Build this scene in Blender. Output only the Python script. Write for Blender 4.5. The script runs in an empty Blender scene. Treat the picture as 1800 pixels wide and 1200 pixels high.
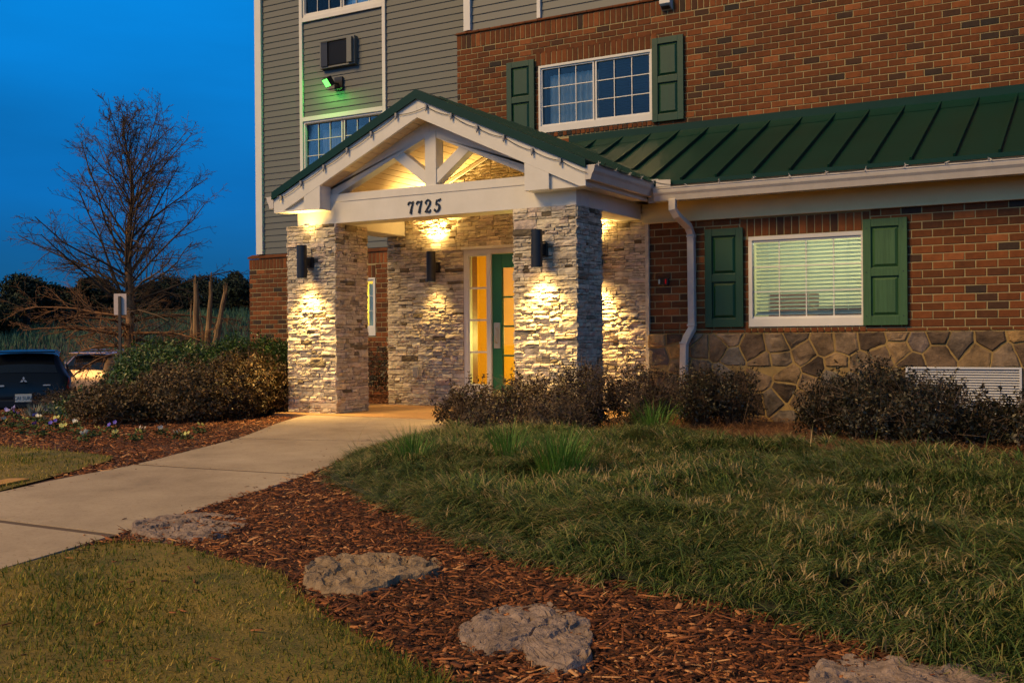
import bpy, math, random
import numpy as np
from mathutils import Vector, Matrix, noise as mn
random.seed(7); RNG = np.random.default_rng(11)
sc = bpy.context.scene; COL = sc.collection
rad = math.radians; uni = random.uniform

# ------------------------------------------------------------------ helpers
def tag(o, label=None, cat=None, group=None, kind=None):
    if label: o['label'] = label
    if cat: o['category'] = cat
    if group: o['group'] = group
    if kind: o['kind'] = kind
    return o
def empty(name, loc, label, cat, group=None, rz=0.0):
    o = bpy.data.objects.new(name, None); COL.objects.link(o); o.empty_display_size = .2
    o.location = loc; o.rotation_euler = (0, 0, rz)
    return tag(o, label, cat, group)
def copy_tree(o, parent=None):
    c = o.copy(); COL.objects.link(c)
    if parent is not None: c.parent = parent
    for ch in [x for x in bpy.data.objects if x.parent == o]: copy_tree(ch, c)
    return c
class MB:
    def __init__(s): s.v = []; s.f = []
    def add(s, vs, fs):
        n = len(s.v); s.v += [tuple(p) for p in vs]; s.f += [tuple(i + n for i in f) for f in fs]
    def box(s, x0, x1, y0, y1, z0, z1):
        s.add([(x0,y0,z0),(x1,y0,z0),(x1,y1,z0),(x0,y1,z0),(x0,y0,z1),(x1,y0,z1),(x1,y1,z1),(x0,y1,z1)],
              [(0,3,2,1),(4,5,6,7),(0,1,5,4),(1,2,6,5),(2,3,7,6),(3,0,4,7)])
    def obox(s, c, ax, ay, az, hx, hy, hz):
        c = Vector(c); ax, ay, az = Vector(ax)*hx, Vector(ay)*hy, Vector(az)*hz
        vs = [c+i*ax+j*ay+k*az for k in (-1,1) for j in (-1,1) for i in (-1,1)]
        s.add(vs, [(0,2,3,1),(4,5,7,6),(0,1,5,4),(1,3,7,5),(3,2,6,7),(2,0,4,6)])
    def prism(s, poly, y0, y1):            # polygon in (x,z) counter-clockwise seen from -Y, given depth in Y
        n = len(poly)
        s.add([(x, y0, z) for x, z in poly] + [(x, y1, z) for x, z in poly],
              [tuple(range(n)), tuple(range(2*n-1, n-1, -1))] + [(i, n+i, n+(i+1) % n, (i+1) % n) for i in range(n)])
    def prismx(s, poly, x0, x1):           # polygon in (y,z) extruded along X
        n = len(poly)
        s.add([(x0, y, z) for y, z in poly] + [(x1, y, z) for y, z in poly],
              [tuple(range(n)), tuple(range(2*n-1, n-1, -1))] + [(i, n+i, n+(i+1) % n, (i+1) % n) for i in range(n)])
    def slab(s, poly, t):                  # 3-D polygon with downward thickness
        n = len(poly)
        s.add(list(poly) + [(x, y, z-t) for x, y, z in poly],
              [tuple(range(n)), tuple(range(2*n-1, n-1, -1))] + [(i, n+i, n+(i+1) % n, (i+1) % n) for i in range(n)])
    def tube(s, pts, r, n=6, cap=True, rect=None):
        pts = [Vector(p) for p in pts]; m = len(pts)
        rs = r if isinstance(r, (list, tuple)) else [r]*m
        u = None; rings = []
        for i, p in enumerate(pts):
            t = (pts[min(i+1, m-1)] - pts[max(i-1, 0)]).normalized()
            if u is None: u = t.orthogonal().normalized() if rect is None else Vector((1, 0, 0))
            u = (u - t*u.dot(t))
            u = u.normalized() if u.length > 1e-6 else t.orthogonal().normalized()
            w = t.cross(u)
            if rect: ring = [p + u*a*rect[0] + w*b*rect[1] for a, b in ((-1,-1),(1,-1),(1,1),(-1,1))]
            else: ring = [p + (u*math.cos(a) + w*math.sin(a))*rs[i] for a in [2*math.pi*k/n for k in range(n)]]
            rings.append(ring)
        k = len(rings[0]); vs = [q for r_ in rings for q in r_]; fs = []
        for i in range(m-1):
            for j in range(k):
                a = i*k+j; b = i*k+(j+1) % k; fs.append((a, b, b+k, a+k))
        if cap: fs.append(tuple(range(k-1, -1, -1))); fs.append(tuple(range((m-1)*k, m*k)))
        s.add(vs, fs)
    def cyl(s, c, r, h, n=24, axis='z'):
        c = Vector(c); d = {'z': Vector((0,0,1)), 'y': Vector((0,1,0)), 'x': Vector((1,0,0))}[axis]
        s.tube([c, c+d*h], r, n)
    def build(s, name, mat, parent=None, label=None, smooth=False, bevel=0, origin=None):
        if origin is None: origin = tuple(ORG.get(root_of(parent), (0,0,0))) if parent is not None else (0,0,0)
        me = bpy.data.meshes.new(name)
        me.from_pydata([(a-origin[0], b-origin[1], c-origin[2]) for a, b, c in s.v], [], s.f)
        me.validate(); me.materials.append(mat)
        o = bpy.data.objects.new(name, me); COL.objects.link(o)
        if parent is not None: o.parent = parent
        else: o.location = origin
        if label: o['label'] = label
        if smooth:
            for p in me.polygons: p.use_smooth = True
        if bevel:
            b = o.modifiers.new('b', 'BEVEL'); b.width = bevel; b.segments = 2; b.limit_method = 'ANGLE'; b.angle_limit = rad(40)
        return o
ORG = {}
def root_of(o):
    while o is not None and o.parent is not None: o = o.parent
    return o.name if o is not None else None
def thing(name, base, label, cat, group=None, rz=0.0):
    """an Empty at the thing's base; its parts are built in world coordinates and re-based on it"""
    o = empty(name, base, label, cat, group, rz); ORG[o.name] = base
    return o
def raw_mesh(name, V, F, mat, smooth=False, parent=None, loc=(0,0,0)):
    """V (n,3) array, F (m,k) array of equal-sized faces"""
    me = bpy.data.meshes.new(name); V = np.asarray(V, np.float32); F = np.asarray(F, np.int32)
    me.vertices.add(len(V)); me.vertices.foreach_set('co', V.ravel())
    me.loops.add(F.size); me.loops.foreach_set('vertex_index', F.ravel())
    me.polygons.add(len(F)); me.polygons.foreach_set('loop_start', np.arange(0, F.size, F.shape[1], dtype=np.int32))
    try: me.polygons.foreach_set('loop_total', np.full(len(F), F.shape[1], np.int32))
    except Exception: pass
    me.update(calc_edges=True); me.validate(); me.materials.append(mat)
    if smooth: me.polygons.foreach_set('use_smooth', np.ones(len(F), bool))
    o = bpy.data.objects.new(name, me); COL.objects.link(o); o.location = loc
    if parent is not None: o.parent = parent
    return o

# ------------------------------------------------------------------ materials
class NT:
    def __init__(s, nt): s.nt = nt
    def n(s, t, **kw):
        x = s.nt.nodes.new(t)
        for k, v in kw.items():
            if k.startswith('i_'): 
                key = k[2:]; key = int(key) if key.isdigit() else key.replace('_', ' ')
                x.inputs[key].default_value = v
            else: setattr(x, k, v)
        return x
    def l(s, a, b): s.nt.links.new(a, b)
def ramp(T, fac, stops, interp='LINEAR'):
    r = T.n('ShaderNodeValToRGB'); r.color_ramp.interpolation = interp
    e = r.color_ramp.elements
    while len(e) < len(stops): e.new(.5)
    for el, (p, c) in zip(e, stops): el.position = p; el.color = (*c, 1)
    T.l(fac, r.inputs[0]); return r.outputs[0]
def mat(name, col=(.5,.5,.5), rough=.6, metal=0, spec=.5, vary=None, vscale=6, dirt=None, bump=0, bscale=40, stretch=(1,1,1), emit=None, coat=0, coords='Object'):
    m = bpy.data.materials.new(name); m.use_nodes = True; nt = m.node_tree; nt.nodes.clear(); T = NT(nt)
    out = T.n('ShaderNodeOutputMaterial'); b = T.n('ShaderNodeBsdfPrincipled'); T.l(b.outputs[0], out.inputs[0])
    b.inputs['Base Color'].default_value = (*col, 1); b.inputs['Roughness'].default_value = rough
    b.inputs['Metallic'].default_value = metal; b.inputs['Specular IOR Level'].default_value = spec
    b.inputs['Coat Weight'].default_value = coat
    tc = T.n('ShaderNodeTexCoord'); mp = T.n('ShaderNodeMapping'); mp.inputs['Scale'].default_value = stretch
    T.l(tc.outputs[coords], mp.inputs[0])
    if vary is not None:
        nz = T.n('ShaderNodeTexNoise', i_Scale=vscale, i_Detail=6, i_Roughness=.65); T.l(mp.outputs[0], nz.inputs['Vector'])
        T.l(ramp(T, nz.outputs[0], [(.3, vary), (.7, col)]), b.inputs['Base Color'])
    if bump:
        n2 = T.n('ShaderNodeTexNoise', i_Scale=bscale, i_Detail=5, i_Roughness=.6); T.l(mp.outputs[0], n2.inputs['Vector'])
        bp = T.n('ShaderNodeBump', i_Strength=1.0, i_Distance=bump); T.l(n2.outputs[0], bp.inputs['Height']); T.l(bp.outputs[0], b.inputs['Normal'])
    if emit:
        b.inputs['Emission Color'].default_value = (*emit[0], 1); b.inputs['Emission Strength'].default_value = emit[1]
    return m
def island_mat(name, stops, rough=.8, nscale=12, namt=.25, bump=.004, bscale=60, spec=.3, patch=None, interp='LINEAR', trans=0):
    """colour drawn per loose piece (each brick, stone, blade or chip has its own) with fine noise over it"""
    m = bpy.data.materials.new(name); m.use_nodes = True; nt = m.node_tree; nt.nodes.clear(); T = NT(nt)
    out = T.n('ShaderNodeOutputMaterial'); b = T.n('ShaderNodeBsdfPrincipled'); T.l(b.outputs[0], out.inputs[0])
    b.inputs['Roughness'].default_value = rough; b.inputs['Specular IOR Level'].default_value = spec
    g = T.n('ShaderNodeNewGeometry'); tc = T.n('ShaderNodeTexCoord')
    fac = g.outputs['Random Per Island']
    if patch:                                # shift the draw in large patches (dry areas of a bed)
        pn = T.n('ShaderNodeTexNoise', i_Scale=patch[0], i_Detail=3); T.l(tc.outputs['Object'], pn.inputs['Vector'])
        a = T.n('ShaderNodeMath', operation='MULTIPLY_ADD'); T.l(pn.outputs[0], a.inputs[0]); a.inputs[1].default_value = patch[1]; a.inputs[2].default_value = -patch[1]*.5
        a2 = T.n('ShaderNodeMath', operation='ADD', use_clamp=True); T.l(fac, a2.inputs[0]); T.l(a.outputs[0], a2.inputs[1]); fac = a2.outputs[0]
    c = ramp(T, fac, stops, interp)
    nz = T.n('ShaderNodeTexNoise', i_Scale=nscale, i_Detail=6, i_Roughness=.7); T.l(tc.outputs['Object'], nz.inputs['Vector'])
    mm = T.n('ShaderNodeMapRange', i_1=.3, i_2=.7, i_3=1-namt, i_4=1+namt); T.l(nz.outputs[0], mm.inputs[0])
    vm = T.n('ShaderNodeVectorMath', operation='SCALE'); T.l(c, vm.inputs[0]); T.l(mm.outputs[0], vm.inputs['Scale'])
    T.l(vm.outputs[0], b.inputs['Base Color'])
    if bump:
        n2 = T.n('ShaderNodeTexNoise', i_Scale=bscale, i_Detail=5, i_Roughness=.65); T.l(tc.outputs['Object'], n2.inputs['Vector'])
        bp = T.n('ShaderNodeBump', i_Strength=1.0, i_Distance=bump); T.l(n2.outputs[0], bp.inputs['Height']); T.l(bp.outputs[0], b.inputs['Normal'])
    if trans:
        tr = T.n('ShaderNodeBsdfTranslucent'); T.l(vm.outputs[0], tr.inputs[0]); mx = T.n('ShaderNodeMixShader'); mx.inputs[0].default_value = trans
        T.l(b.outputs[0], mx.inputs[1]); T.l(tr.outputs[0], mx.inputs[2]); T.l(mx.outputs[0], out.inputs[0])
    return m
def glass_mat(name, refl=.12, tint=(.9,.95,.95)):
    m = bpy.data.materials.new(name); m.use_nodes = True; nt = m.node_tree; nt.nodes.clear(); T = NT(nt)
    out = T.n('ShaderNodeOutputMaterial'); tr = T.n('ShaderNodeBsdfTransparent'); tr.inputs[0].default_value = (*tint, 1)
    gl = T.n('ShaderNodeBsdfGlossy'); gl.inputs['Roughness'].default_value = .02
    fr = T.n('ShaderNodeFresnel', i_IOR=1.5); ad = T.n('ShaderNodeMath', operation='ADD', use_clamp=True); ad.inputs[1].default_value = refl
    T.l(fr.outputs[0], ad.inputs[0]); mx = T.n('ShaderNodeMixShader'); T.l(ad.outputs[0], mx.inputs[0]); T.l(tr.outputs[0], mx.inputs[1]); T.l(gl.outputs[0], mx.inputs[2])
    T.l(mx.outputs[0], out.inputs[0]); return m

M = {}
M['brick'] = island_mat('brick', [(0,(.026,.024,.022)),(.06,(.052,.028,.018)),(.2,(.105,.036,.012)),(.75,(.150,.047,.014)),(.93,(.20,.065,.019)),(1,(.26,.09,.030))], .85, 14, .22, .003, 120)
M['mortar'] = mat('mortar', (.40,.33,.17), .95, vary=(.29,.24,.12), vscale=4, bump=.002, bscale=90)
M['stone'] = island_mat('ledgestone', [(0,(.12,.095,.065)),(.025,(.18,.15,.10)),(.06,(.40,.35,.28)),(.4,(.52,.47,.38)),(.65,(.60,.54,.42)),(.85,(.52,.43,.37)),(1,(.66,.61,.50))], .9, 9, .3, .012, 38)
M['stone_gap'] = mat('stone_joint', (.16,.14,.12), .95)
M['flag'] = island_mat('flagstone', [(0,(.05,.035,.026)),(.2,(.12,.08,.05)),(.4,(.20,.14,.085)),(.55,(.13,.115,.10)),(.7,(.10,.068,.045)),(.85,(.24,.16,.08)),(.95,(.17,.13,.11)),(1,(.34,.20,.05))], .8, 3.2, .85, .02, 14)
M['flag_mortar'] = mat('flagstone_mortar', (.34,.24,.09), .95, vary=(.20,.135,.055), vscale=5, bump=.004, bscale=50)
M['siding'] = mat('vinyl_siding', (.102,.120,.128), .6, vary=(.092,.109,.117), vscale=2.5, stretch=(.3,1,1), bump=.0006, bscale=120)
M['siding_light'] = mat('vinyl_siding_pale', (.14,.155,.155), .6, vary=(.13,.143,.143), vscale=2.5, stretch=(.3,1,1))
M['trim'] = mat('white_trim', (.72,.72,.70), .5, vary=(.64,.64,.61), vscale=3)
M['white'] = mat('white_painted_wood', (.70,.69,.65), .5, vary=(.62,.61,.56), vscale=4, bump=.0008, bscale=30)
M['cream'] = mat('cream_frieze', (.78,.66,.34), .5, vary=(.72,.60,.30), vscale=3)
M['gutter'] = mat('gutter_metal', (.6,.57,.53), .4, vary=(.5,.47,.43), vscale=7, bump=.001, bscale=15)
M['green'] = mat('green_shutter_paint', (.002,.050,.022), .45, vary=(.0015,.038,.016), vscale=8, bump=.0012, bscale=35, stretch=(3,3,.25))
M['green_pale'] = mat('pale_green_shutter_paint', (.04,.125,.045), .55, vary=(.018,.075,.022), vscale=14, bump=.0015, bscale=40, stretch=(4,4,.2))  # paler, yellower green than the other shutters
M['roof'] = mat('green_roof_metal', (.0002,.034,.026), .40, metal=.0, spec=.22, vary=(.0002,.026,.020), vscale=1.2, bump=.002, bscale=3)
M['black'] = mat('black_powdercoat', (.018,.018,.018), .35, vary=(.012,.012,.012), vscale=9)
M['darkplastic'] = mat('dark_plastic', (.01,.01,.012), .35)
M['grey'] = mat('grey_plastic', (.3,.3,.3), .5)
M['glass'] = glass_mat('window_glass', .0)
M['glass_dark'] = glass_mat('window_glass_tinted', .16, (.55,.6,.65))
M['curtain'] = mat('net_curtain', (.75,.78,.78), .9)
M['blind'] = mat('blind_slat', (.72,.76,.66), .5)
M['room'] = mat('room_wall', (.70,.66,.44), .9)
M['room_dark'] = mat('dark_room_wall', (.08,.09,.1), .9)
M['lobby'] = mat('yellow_lobby_wall', (.85,.52,.035), .85)
M['wood'] = mat('brown_door_wood', (.13,.045,.02), .5)
M['dooryellow'] = M['lobby']
M['greendoor'] = mat('green_door_paint', (.01,.12,.045), .4)
M['brass'] = mat('satin_nickel', (.55,.5,.36), .35, metal=.7)
M['concrete'] = None
M['alu'] = mat('aluminium', (.6,.62,.66), .4, metal=.2)
def lamp_mat(name, c, s):
    m = bpy.data.materials.new(name); m.use_nodes = True; nt = m.node_tree; nt.nodes.clear(); T = NT(nt)
    o = T.n('ShaderNodeOutputMaterial'); e = T.n('ShaderNodeEmission'); e.inputs[0].default_value = (*c, 1); e.inputs[1].default_value = s; T.l(e.outputs[0], o.inputs[0]); return m
M['lamp'] = lamp_mat('lamp_lens', (1,.78,.42), 9)
M['flood'] = lamp_mat('flood_lens', (.16,1,.13), 2.4)
M['red_led'] = lamp_mat('red_led', (1,.02,.03), .16)
M['white_led'] = lamp_mat('white_led', (.8,.8,.85), .1)

# concrete of the path with stains, joints are real grooves
def concrete_mat():
    m = mat('path_concrete', (.5,.4,.29), .85, bump=.002, bscale=220)
    nt = m.node_tree; T = NT(nt); b = [n for n in nt.nodes if n.type == 'BSDF_PRINCIPLED'][0]
    tc = T.n('ShaderNodeTexCoord'); n1 = T.n('ShaderNodeTexNoise', i_Scale=1.1, i_Detail=8, i_Roughness=.7); n2 = T.n('ShaderNodeTexNoise', i_Scale=45, i_Detail=6, i_Roughness=.8)
    T.l(tc.outputs['Object'], n1.inputs['Vector']); T.l(tc.outputs['Object'], n2.inputs['Vector'])
    c1 = ramp(T, n1.outputs[0], [(.28,(.22,.17,.115)),(.42,(.35,.275,.19)),(.55,(.42,.335,.235)),(.72,(.50,.41,.30))]); c2 = ramp(T, n2.outputs[0], [(.32,(.42,.39,.35)),(.42,(.94,.93,.92)),(.60,(1,1,1)),(.78,(1.22,1.2,1.16))])
    mx = T.n('ShaderNodeMix', data_type='RGBA', blend_type='MULTIPLY'); mx.inputs[0].default_value = 1
    T.l(c1, mx.inputs[6]); T.l(c2, mx.inputs[7]); T.l(mx.outputs[2], b.inputs['Base Color']); return m
M['concrete'] = concrete_mat(); M['joint'] = mat('joint_dirt', (.11,.075,.05), .95)

# ------------------------------------------------------------------ camera (fitted to the photograph)
F_, YAW, ROLL, H0, CZ = 1865., rad(30.0), rad(.45), 596., .88
R = Vector((math.cos(YAW), math.sin(YAW), 0)); FW = Vector((-math.sin(YAW), math.cos(YAW), 0)); UP = Vector((0,0,1))
p_ = math.atan((600-H0)/F_); F2 = FW*math.cos(p_) - UP*math.sin(p_); U2 = UP*math.cos(p_) + FW*math.sin(p_)
RC = R*math.cos(ROLL) - U2*math.sin(ROLL); UC = U2*math.cos(ROLL) + R*math.sin(ROLL)
cd = bpy.data.cameras.new('camera'); cam = bpy.data.objects.new('camera', cd); COL.objects.link(cam)
cd.sensor_width = 36; cd.lens = F_/1800*36; cd.clip_end = 2000; cd.clip_start = .05
cam.matrix_world = Matrix(((RC.x,UC.x,-F2.x,0),(RC.y,UC.y,-F2.y,0),(RC.z,UC.z,-F2.z,CZ),(0,0,0,1)))
sc.camera = cam
def vd(px, depth, z=0.):                 # world point at a view bearing and ground distance
    l = (px-900)/F_*depth; v = FW*depth + R*l; return Vector((v.x, v.y, z))

# ------------------------------------------------------------------ terrain
def sm(a, b, x):
    t = np.clip((x-a)/(b-a), 0, 1); return t*t*(3-2*t)
def gh(X, Y):
    X = np.asarray(X, float); Y = np.asarray(Y, float)
    z = -.07 + 0*X
    z = z - .68*sm(-13.6, -16.6, X) - .5*sm(-17, -30, X)
    d = -math.sin(YAW)*X + math.cos(YAW)*Y; l = math.cos(YAW)*X + math.sin(YAW)*Y
    ridge = np.exp(-((d-64)/13)**2) * sm(-40, -23, l) * 3.6
    z = z + ridge + .9*sm(60, 90, d)
    z = z + .10*np.exp(-(((X+2.6)/2.6)**2 + ((Y-7.4)/2.)**2)) * 1.0      # gentle mound of the planted bed
    z = z - .05*sm(4.5, 2.2, Y)*sm(-13, -9, X)
    return z
def ghf(x, y): return float(gh(x, y))
gx = np.unique(np.concatenate([np.linspace(-400,-60,35), np.linspace(-60,-18,60), np.linspace(-18,4,111), np.linspace(4,60,20), np.linspace(60,400,20)]))
gy = np.unique(np.concatenate([np.linspace(-300,-6,20), np.linspace(-6,17,116), np.linspace(17,100,60), np.linspace(100,500,25)]))
GX, GY = np.meshgrid(gx, gy); GZ = gh(GX, GY) - .012 + .006*np.sin(GX*7.1)*np.sin(GY*6.3)*((GX>-18)&(GX<4)&(GY<17)&(GY>-6))
V = np.stack([GX.ravel(), GY.ravel(), GZ.ravel()], 1); nx = len(gx); ny = len(gy)
i = np.arange(nx-1)[None,:] + nx*np.arange(ny-1)[:,None]; Fq = np.stack([i, i+1, i+1+nx, i+nx], -1).reshape(-1,4)
M['soil'] = mat('bark_soil', (.11,.045,.022), .95, vary=(.05,.022,.012), vscale=9, bump=.02, bscale=45)
tag(raw_mesh('ground', V, Fq, M['soil'], True), 'dark bark covered ground of the planting beds', None, None, 'structure')

def in_poly(P, poly):
    x, y = P[:,0], P[:,1]; c = np.zeros(len(P), bool); n = len(poly)
    for k in range(n):
        x0, y0 = poly[k]; x1, y1 = poly[(k+1) % n]
        m = ((y0 > y) != (y1 > y)); 
        with np.errstate(divide='ignore', invalid='ignore'): c ^= m & (x < (x1-x0)*(y-y0)/(y1-y0+1e-12)+x0)
    return c
def sheet(name, poly, mt, dz=.004, cell=.12, kind='structure', label=None, thick=0):
    """flat-ish sheet filling a polygon and following the ground"""
    import bmesh
    bm = bmesh.new(); vs = [bm.verts.new((x, y, 0)) for x, y in poly]; bm.faces.new(vs)
    xs = [p[0] for p in poly]; ys = [p[1] for p in poly]
    for a in np.arange(min(xs), max(xs), cell)[1:]:
        bmesh.ops.bisect_plane(bm, geom=bm.verts[:]+bm.edges[:]+bm.faces[:], plane_co=(a,0,0), plane_no=(1,0,0))
    for a in np.arange(min(ys), max(ys), cell)[1:]:
        bmesh.ops.bisect_plane(bm, geom=bm.verts[:]+bm.edges[:]+bm.faces[:], plane_co=(0,a,0), plane_no=(0,1,0))
    for v in bm.verts: v.co.z = ghf(v.co.x, v.co.y) + dz
    bmesh.ops.recalc_face_normals(bm, faces=bm.faces[:])
    me = bpy.data.meshes.new(name); bm.to_mesh(me); bm.free()
    if me.polygons and sum(p.normal.z for p in me.polygons) < 0: me.flip_normals()
    me.materials.append(mt); o = bpy.data.objects.new(name, me); COL.objects.link(o); return tag(o, label, None, None, kind)
def smooth_edge(pts, n=6, closed=False):  # Catmull-Rom
    P = [np.array(p, float) for p in pts]; out = []
    for k in range(len(P)-1):
        p0 = P[max(k-1,0)]; p1 = P[k]; p2 = P[k+1]; p3 = P[min(k+2,len(P)-1)]
        for t in np.linspace(0,1,n,endpoint=False):
            out.append(tuple(.5*((2*p1)+(-p0+p2)*t+(2*p0-5*p1+4*p2-p3)*t*t+(-p0+3*p1-3*p2+p3)*t**3)))
    out.append(tuple(P[-1])); return out
walkR = smooth_edge([(-5.2,10.1),(-5.4,9.4),(-5.72,8.6),(-5.85,7.95),(-5.58,7.1),(-5.05,6.0),(-4.72,5.0),(-4.47,4.0),(-4.27,2.9),(-4.0,1.2),(-3.8,-4)])
walkL = smooth_edge([(-9.0,10.9),(-8.35,9.3),(-7.54,7.7),(-7.0,6.5),(-6.62,5.6),(-6.42,4.8),(-6.22,4.2),(-5.95,2.8),(-5.7,1),(-5.5,-4)])
lawn_edge = smooth_edge([(-4.3,3.42),(-4.05,3.55),(-3.75,3.52),(-3.4,3.42),(-3.05,3.34),(-2.69,3.07),(-2.32,2.86),(-1.75,2.58),(-1.47,2.44),(-.6,2.0),(1,1.3),(3,.5)])
lawn_poly = lawn_edge + [(3,-4),(-3.8,-4),(-4.0,1.2),(-4.24,2.75)]
lawn2_edge = smooth_edge([(-6.5,4.75),(-6.85,5.4),(-7.2,5.9),(-7.83,6.05),(-9.0,6.1),(-11,6.3),(-14,7.0)])
lawn2_poly = [(-5.52,-4),(-5.72,1),(-5.97,2.8),(-6.24,4.2)] + lawn2_edge + [(-14,-4)]
liri = smooth_edge([(-5.35,8.75),(-5.62,8.2),(-5.5,7.3),(-5.05,6.3),(-4.62,5.55),(-3.9,5.0),(-3.1,4.5),(-2.45,4.05),(-1.9,3.85),(-1.38,3.72),(-.92,3.55),(-.54,3.35),(.3,3.0),(1.6,2.5),(3.2,2.2)], 5)
liri_poly = liri + [(3.4,8.4)] + smooth_edge([(1.5,8.3),(0,7.9),(-1.0,7.55),(-1.8,7.7),(-2.8,8.2),(-3.65,8.75),(-4.4,8.9)], 4)
M['lawnsheet'] = mat('lawn_thatch', (.26,.18,.03), .95, vary=(.07,.07,.012), vscale=3.2, bump=.012, bscale=70)
sheet('lawn', lawn_poly, M['lawnsheet'], .004, .15, label='worn winter lawn in the foreground')
sheet('lawn', lawn2_poly, M['lawnsheet'], .004, .4, label='lawn left of the concrete path')
# path: slab with real control joints
def path():
    mb = MB()
    def strip(a, b):
        ax = np.array(a); bx = np.array(b); return ax, bx
    L = np.array(walkL); Rr = np.array(walkR)
    def resamp(P, n):
        d = np.r_[0, np.cumsum(np.hypot(*np.diff(P, axis=0).T))]; t = np.linspace(0, d[-1], n); return np.stack([np.interp(t, d, P[:,k]) for k in (0,1)], 1)
    def at(P, y): k = np.argsort(P[:,1]); return np.interp(y, P[k,1], P[k,0])
    cuts = [(10.0,9.98),(7.63,7.86),(5.66,5.68),(3.6,3.6),(1.6,1.6),(-.4,-.4),(-4,-4)]
    for (l0, r0), (l1, r1) in zip(cuts[:-1], cuts[1:]):
        g = .035; n = 14; rows = []
        for t in np.linspace(0, 1, n):
            yl = (l0-g)*(1-t)+(l1+g)*t; yr = (r0-g)*(1-t)+(r1+g)*t
            pl = (at(L, yl), yl); pr = (at(Rr, yr), yr); rows.append([tuple((1-s)*np.array(pl)+s*np.array(pr)) for s in np.linspace(0,1,7)])
        vs = []; fs = []
        for r_ in rows:
            for (x, y) in r_: vs.append((x, y, ghf(x,y)+.002+.045*float(sm(7.4,9.6,y))))
        for a in range(n-1):
            for b in range(6): q = a*7+b; fs.append((q, q+7, q+8, q+1))
        base = len(vs); ring = [a*7 for a in range(n)] + [(n-1)*7+b for b in range(1,7)] + [a*7+6 for a in range(n-2,-1,-1)] + [b for b in range(5,0,-1)]
        for q in ring: x, y, z = vs[q]; vs.append((x, y, z-.1))
        m = len(ring)
        for k in range(m): fs.append((ring[k], ring[(k+1)%m], base+(k+1)%m, base+k))
        mb.add(vs, fs)
    for (l, r) in cuts[1:-1]:              # dirt-filled tooled joints between the slabs
        a = np.array((at(L,l),l)); b = np.array((at(Rr,r),r)); q = [(a[0],a[1]-.035),(b[0],b[1]-.035),(b[0],b[1]+.035),(a[0],a[1]+.035)]; jm = MB(); nn = 8; vs = []
        for t in np.linspace(0,1,nn):
            c = a*(1-t)+b*t; vs += [(c[0],c[1]-.036,ghf(*c)-.004+.045*float(sm(7.4,9.6,c[1]))),(c[0],c[1]+.036,ghf(*c)-.004+.045*float(sm(7.4,9.6,c[1])))]
        jm.add(vs, [(k*2,k*2+2,k*2+3,k*2+1) for k in range(nn-1)]); tag(jm.build('path_joint', M['joint']), 'dark joint between the slabs of the path', None, None, 'structure')
    o = mb.build('path', M['concrete']); tag(o, 'curving concrete path to the entrance with control joints', None, None, 'structure')
path()
mb = MB(); mb.box(-9.25,-5.0,10.02,12.1,-.3,-.018); tag(mb.build('porch_slab', mat('orange_porch_concrete', (.50,.29,.12), .7, vary=(.36,.20,.08), vscale=3, bump=.001, bscale=120), bevel=.006), 'concrete slab under the entrance porch', None, None, 'structure')  # tan-orange concrete, browner than the path
mb = MB(); mb.slab([(-9.0,10.05,-.012),(-8.2,9.0,-.014),(-5.6,9.0,-.014),(-5.1,10.05,-.012)][::-1], .2)
M['asphalt'] = mat('asphalt', (.045,.045,.047), .9, vary=(.035,.035,.037), vscale=2, bump=.004, bscale=200)
lot = [(-15.8,4),(-15.8,22),(-20,42),(-60,42),(-60,-10),(-16,-10)]
sheet('parking_lot', lot[::-1], M['asphalt'], .02, 1.5, label='dark asphalt parking lot beyond the beds')

# ------------------------------------------------------------------ masonry
BL, BH = .2107, .0866
def intervals(x0, x1, holes):
    iv = [(x0, x1)]
    for a, b in holes:
        nv = []
        for p, q in iv:
            if b <= p or a >= q: nv.append((p, q)); continue
            if a > p: nv.append((p, a))
            if b < q: nv.append((b, q))
        iv = nv
    return iv
def one_brick(mb, x0, x1, z0, z1, y, pr=.007, bv=.004):
    if x1-x0 < .012 or z1-z0 < .012: return
    j = lambda: uni(-.0016,.0016); yp = y-pr+uni(-.0015,.0015)
    o = [(x0+j(),y,z0+j()),(x1+j(),y,z0+j()),(x1+j(),y,z1+j()),(x0+j(),y,z1+j())]
    m = [(a, yp+bv*.6, c) for a, _, c in o]
    cx, cz = (x0+x1)/2, (z0+z1)/2
    f = [(a+math.copysign(bv, cx-a), yp, c+math.copysign(bv, cz-c)) for a, _, c in o]
    vs = o+m+f; fs = [(8,9,10,11)]
    for s in (0, 4): fs += [(s+k, s+(k+1)%4, s+4+(k+1)%4, s+4+k) for k in range(4)]
    mb.add(vs, fs)
def running(mb, x0, x1, z0, z1, y, holes=(), off=0., J=.012):
    n = max(1, round((z1-z0)/BH)); h = (z1-z0)/n
    for r in range(n):
        za, zb = z0+r*h, z0+(r+1)*h; zc = (za+zb)/2
        hs = [(a, b) for a, b, c, d in holes if c < zc < d]
        for p, q in intervals(x0, x1, hs):
            s = (math.floor((p-off)/BL)-1)*BL + off + (r % 2)*BL/2
            while s < q:
                a, b = max(s, p), min(s+BL, q)
                if b-a > .03: one_brick(mb, a+J/2, b-J/2, za+J/2, zb-J/2, y)
                s += BL
def soldier(mb, x0, x1, z0, z1, y, J=.012, w=BH, pr=.007):
    n = max(1, round((x1-x0)/w)); ww = (x1-x0)/n
    for k in range(n): one_brick(mb, x0+k*ww+J/2, x0+(k+1)*ww-J/2, z0+J/2, z1-J/2, y, pr)
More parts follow.
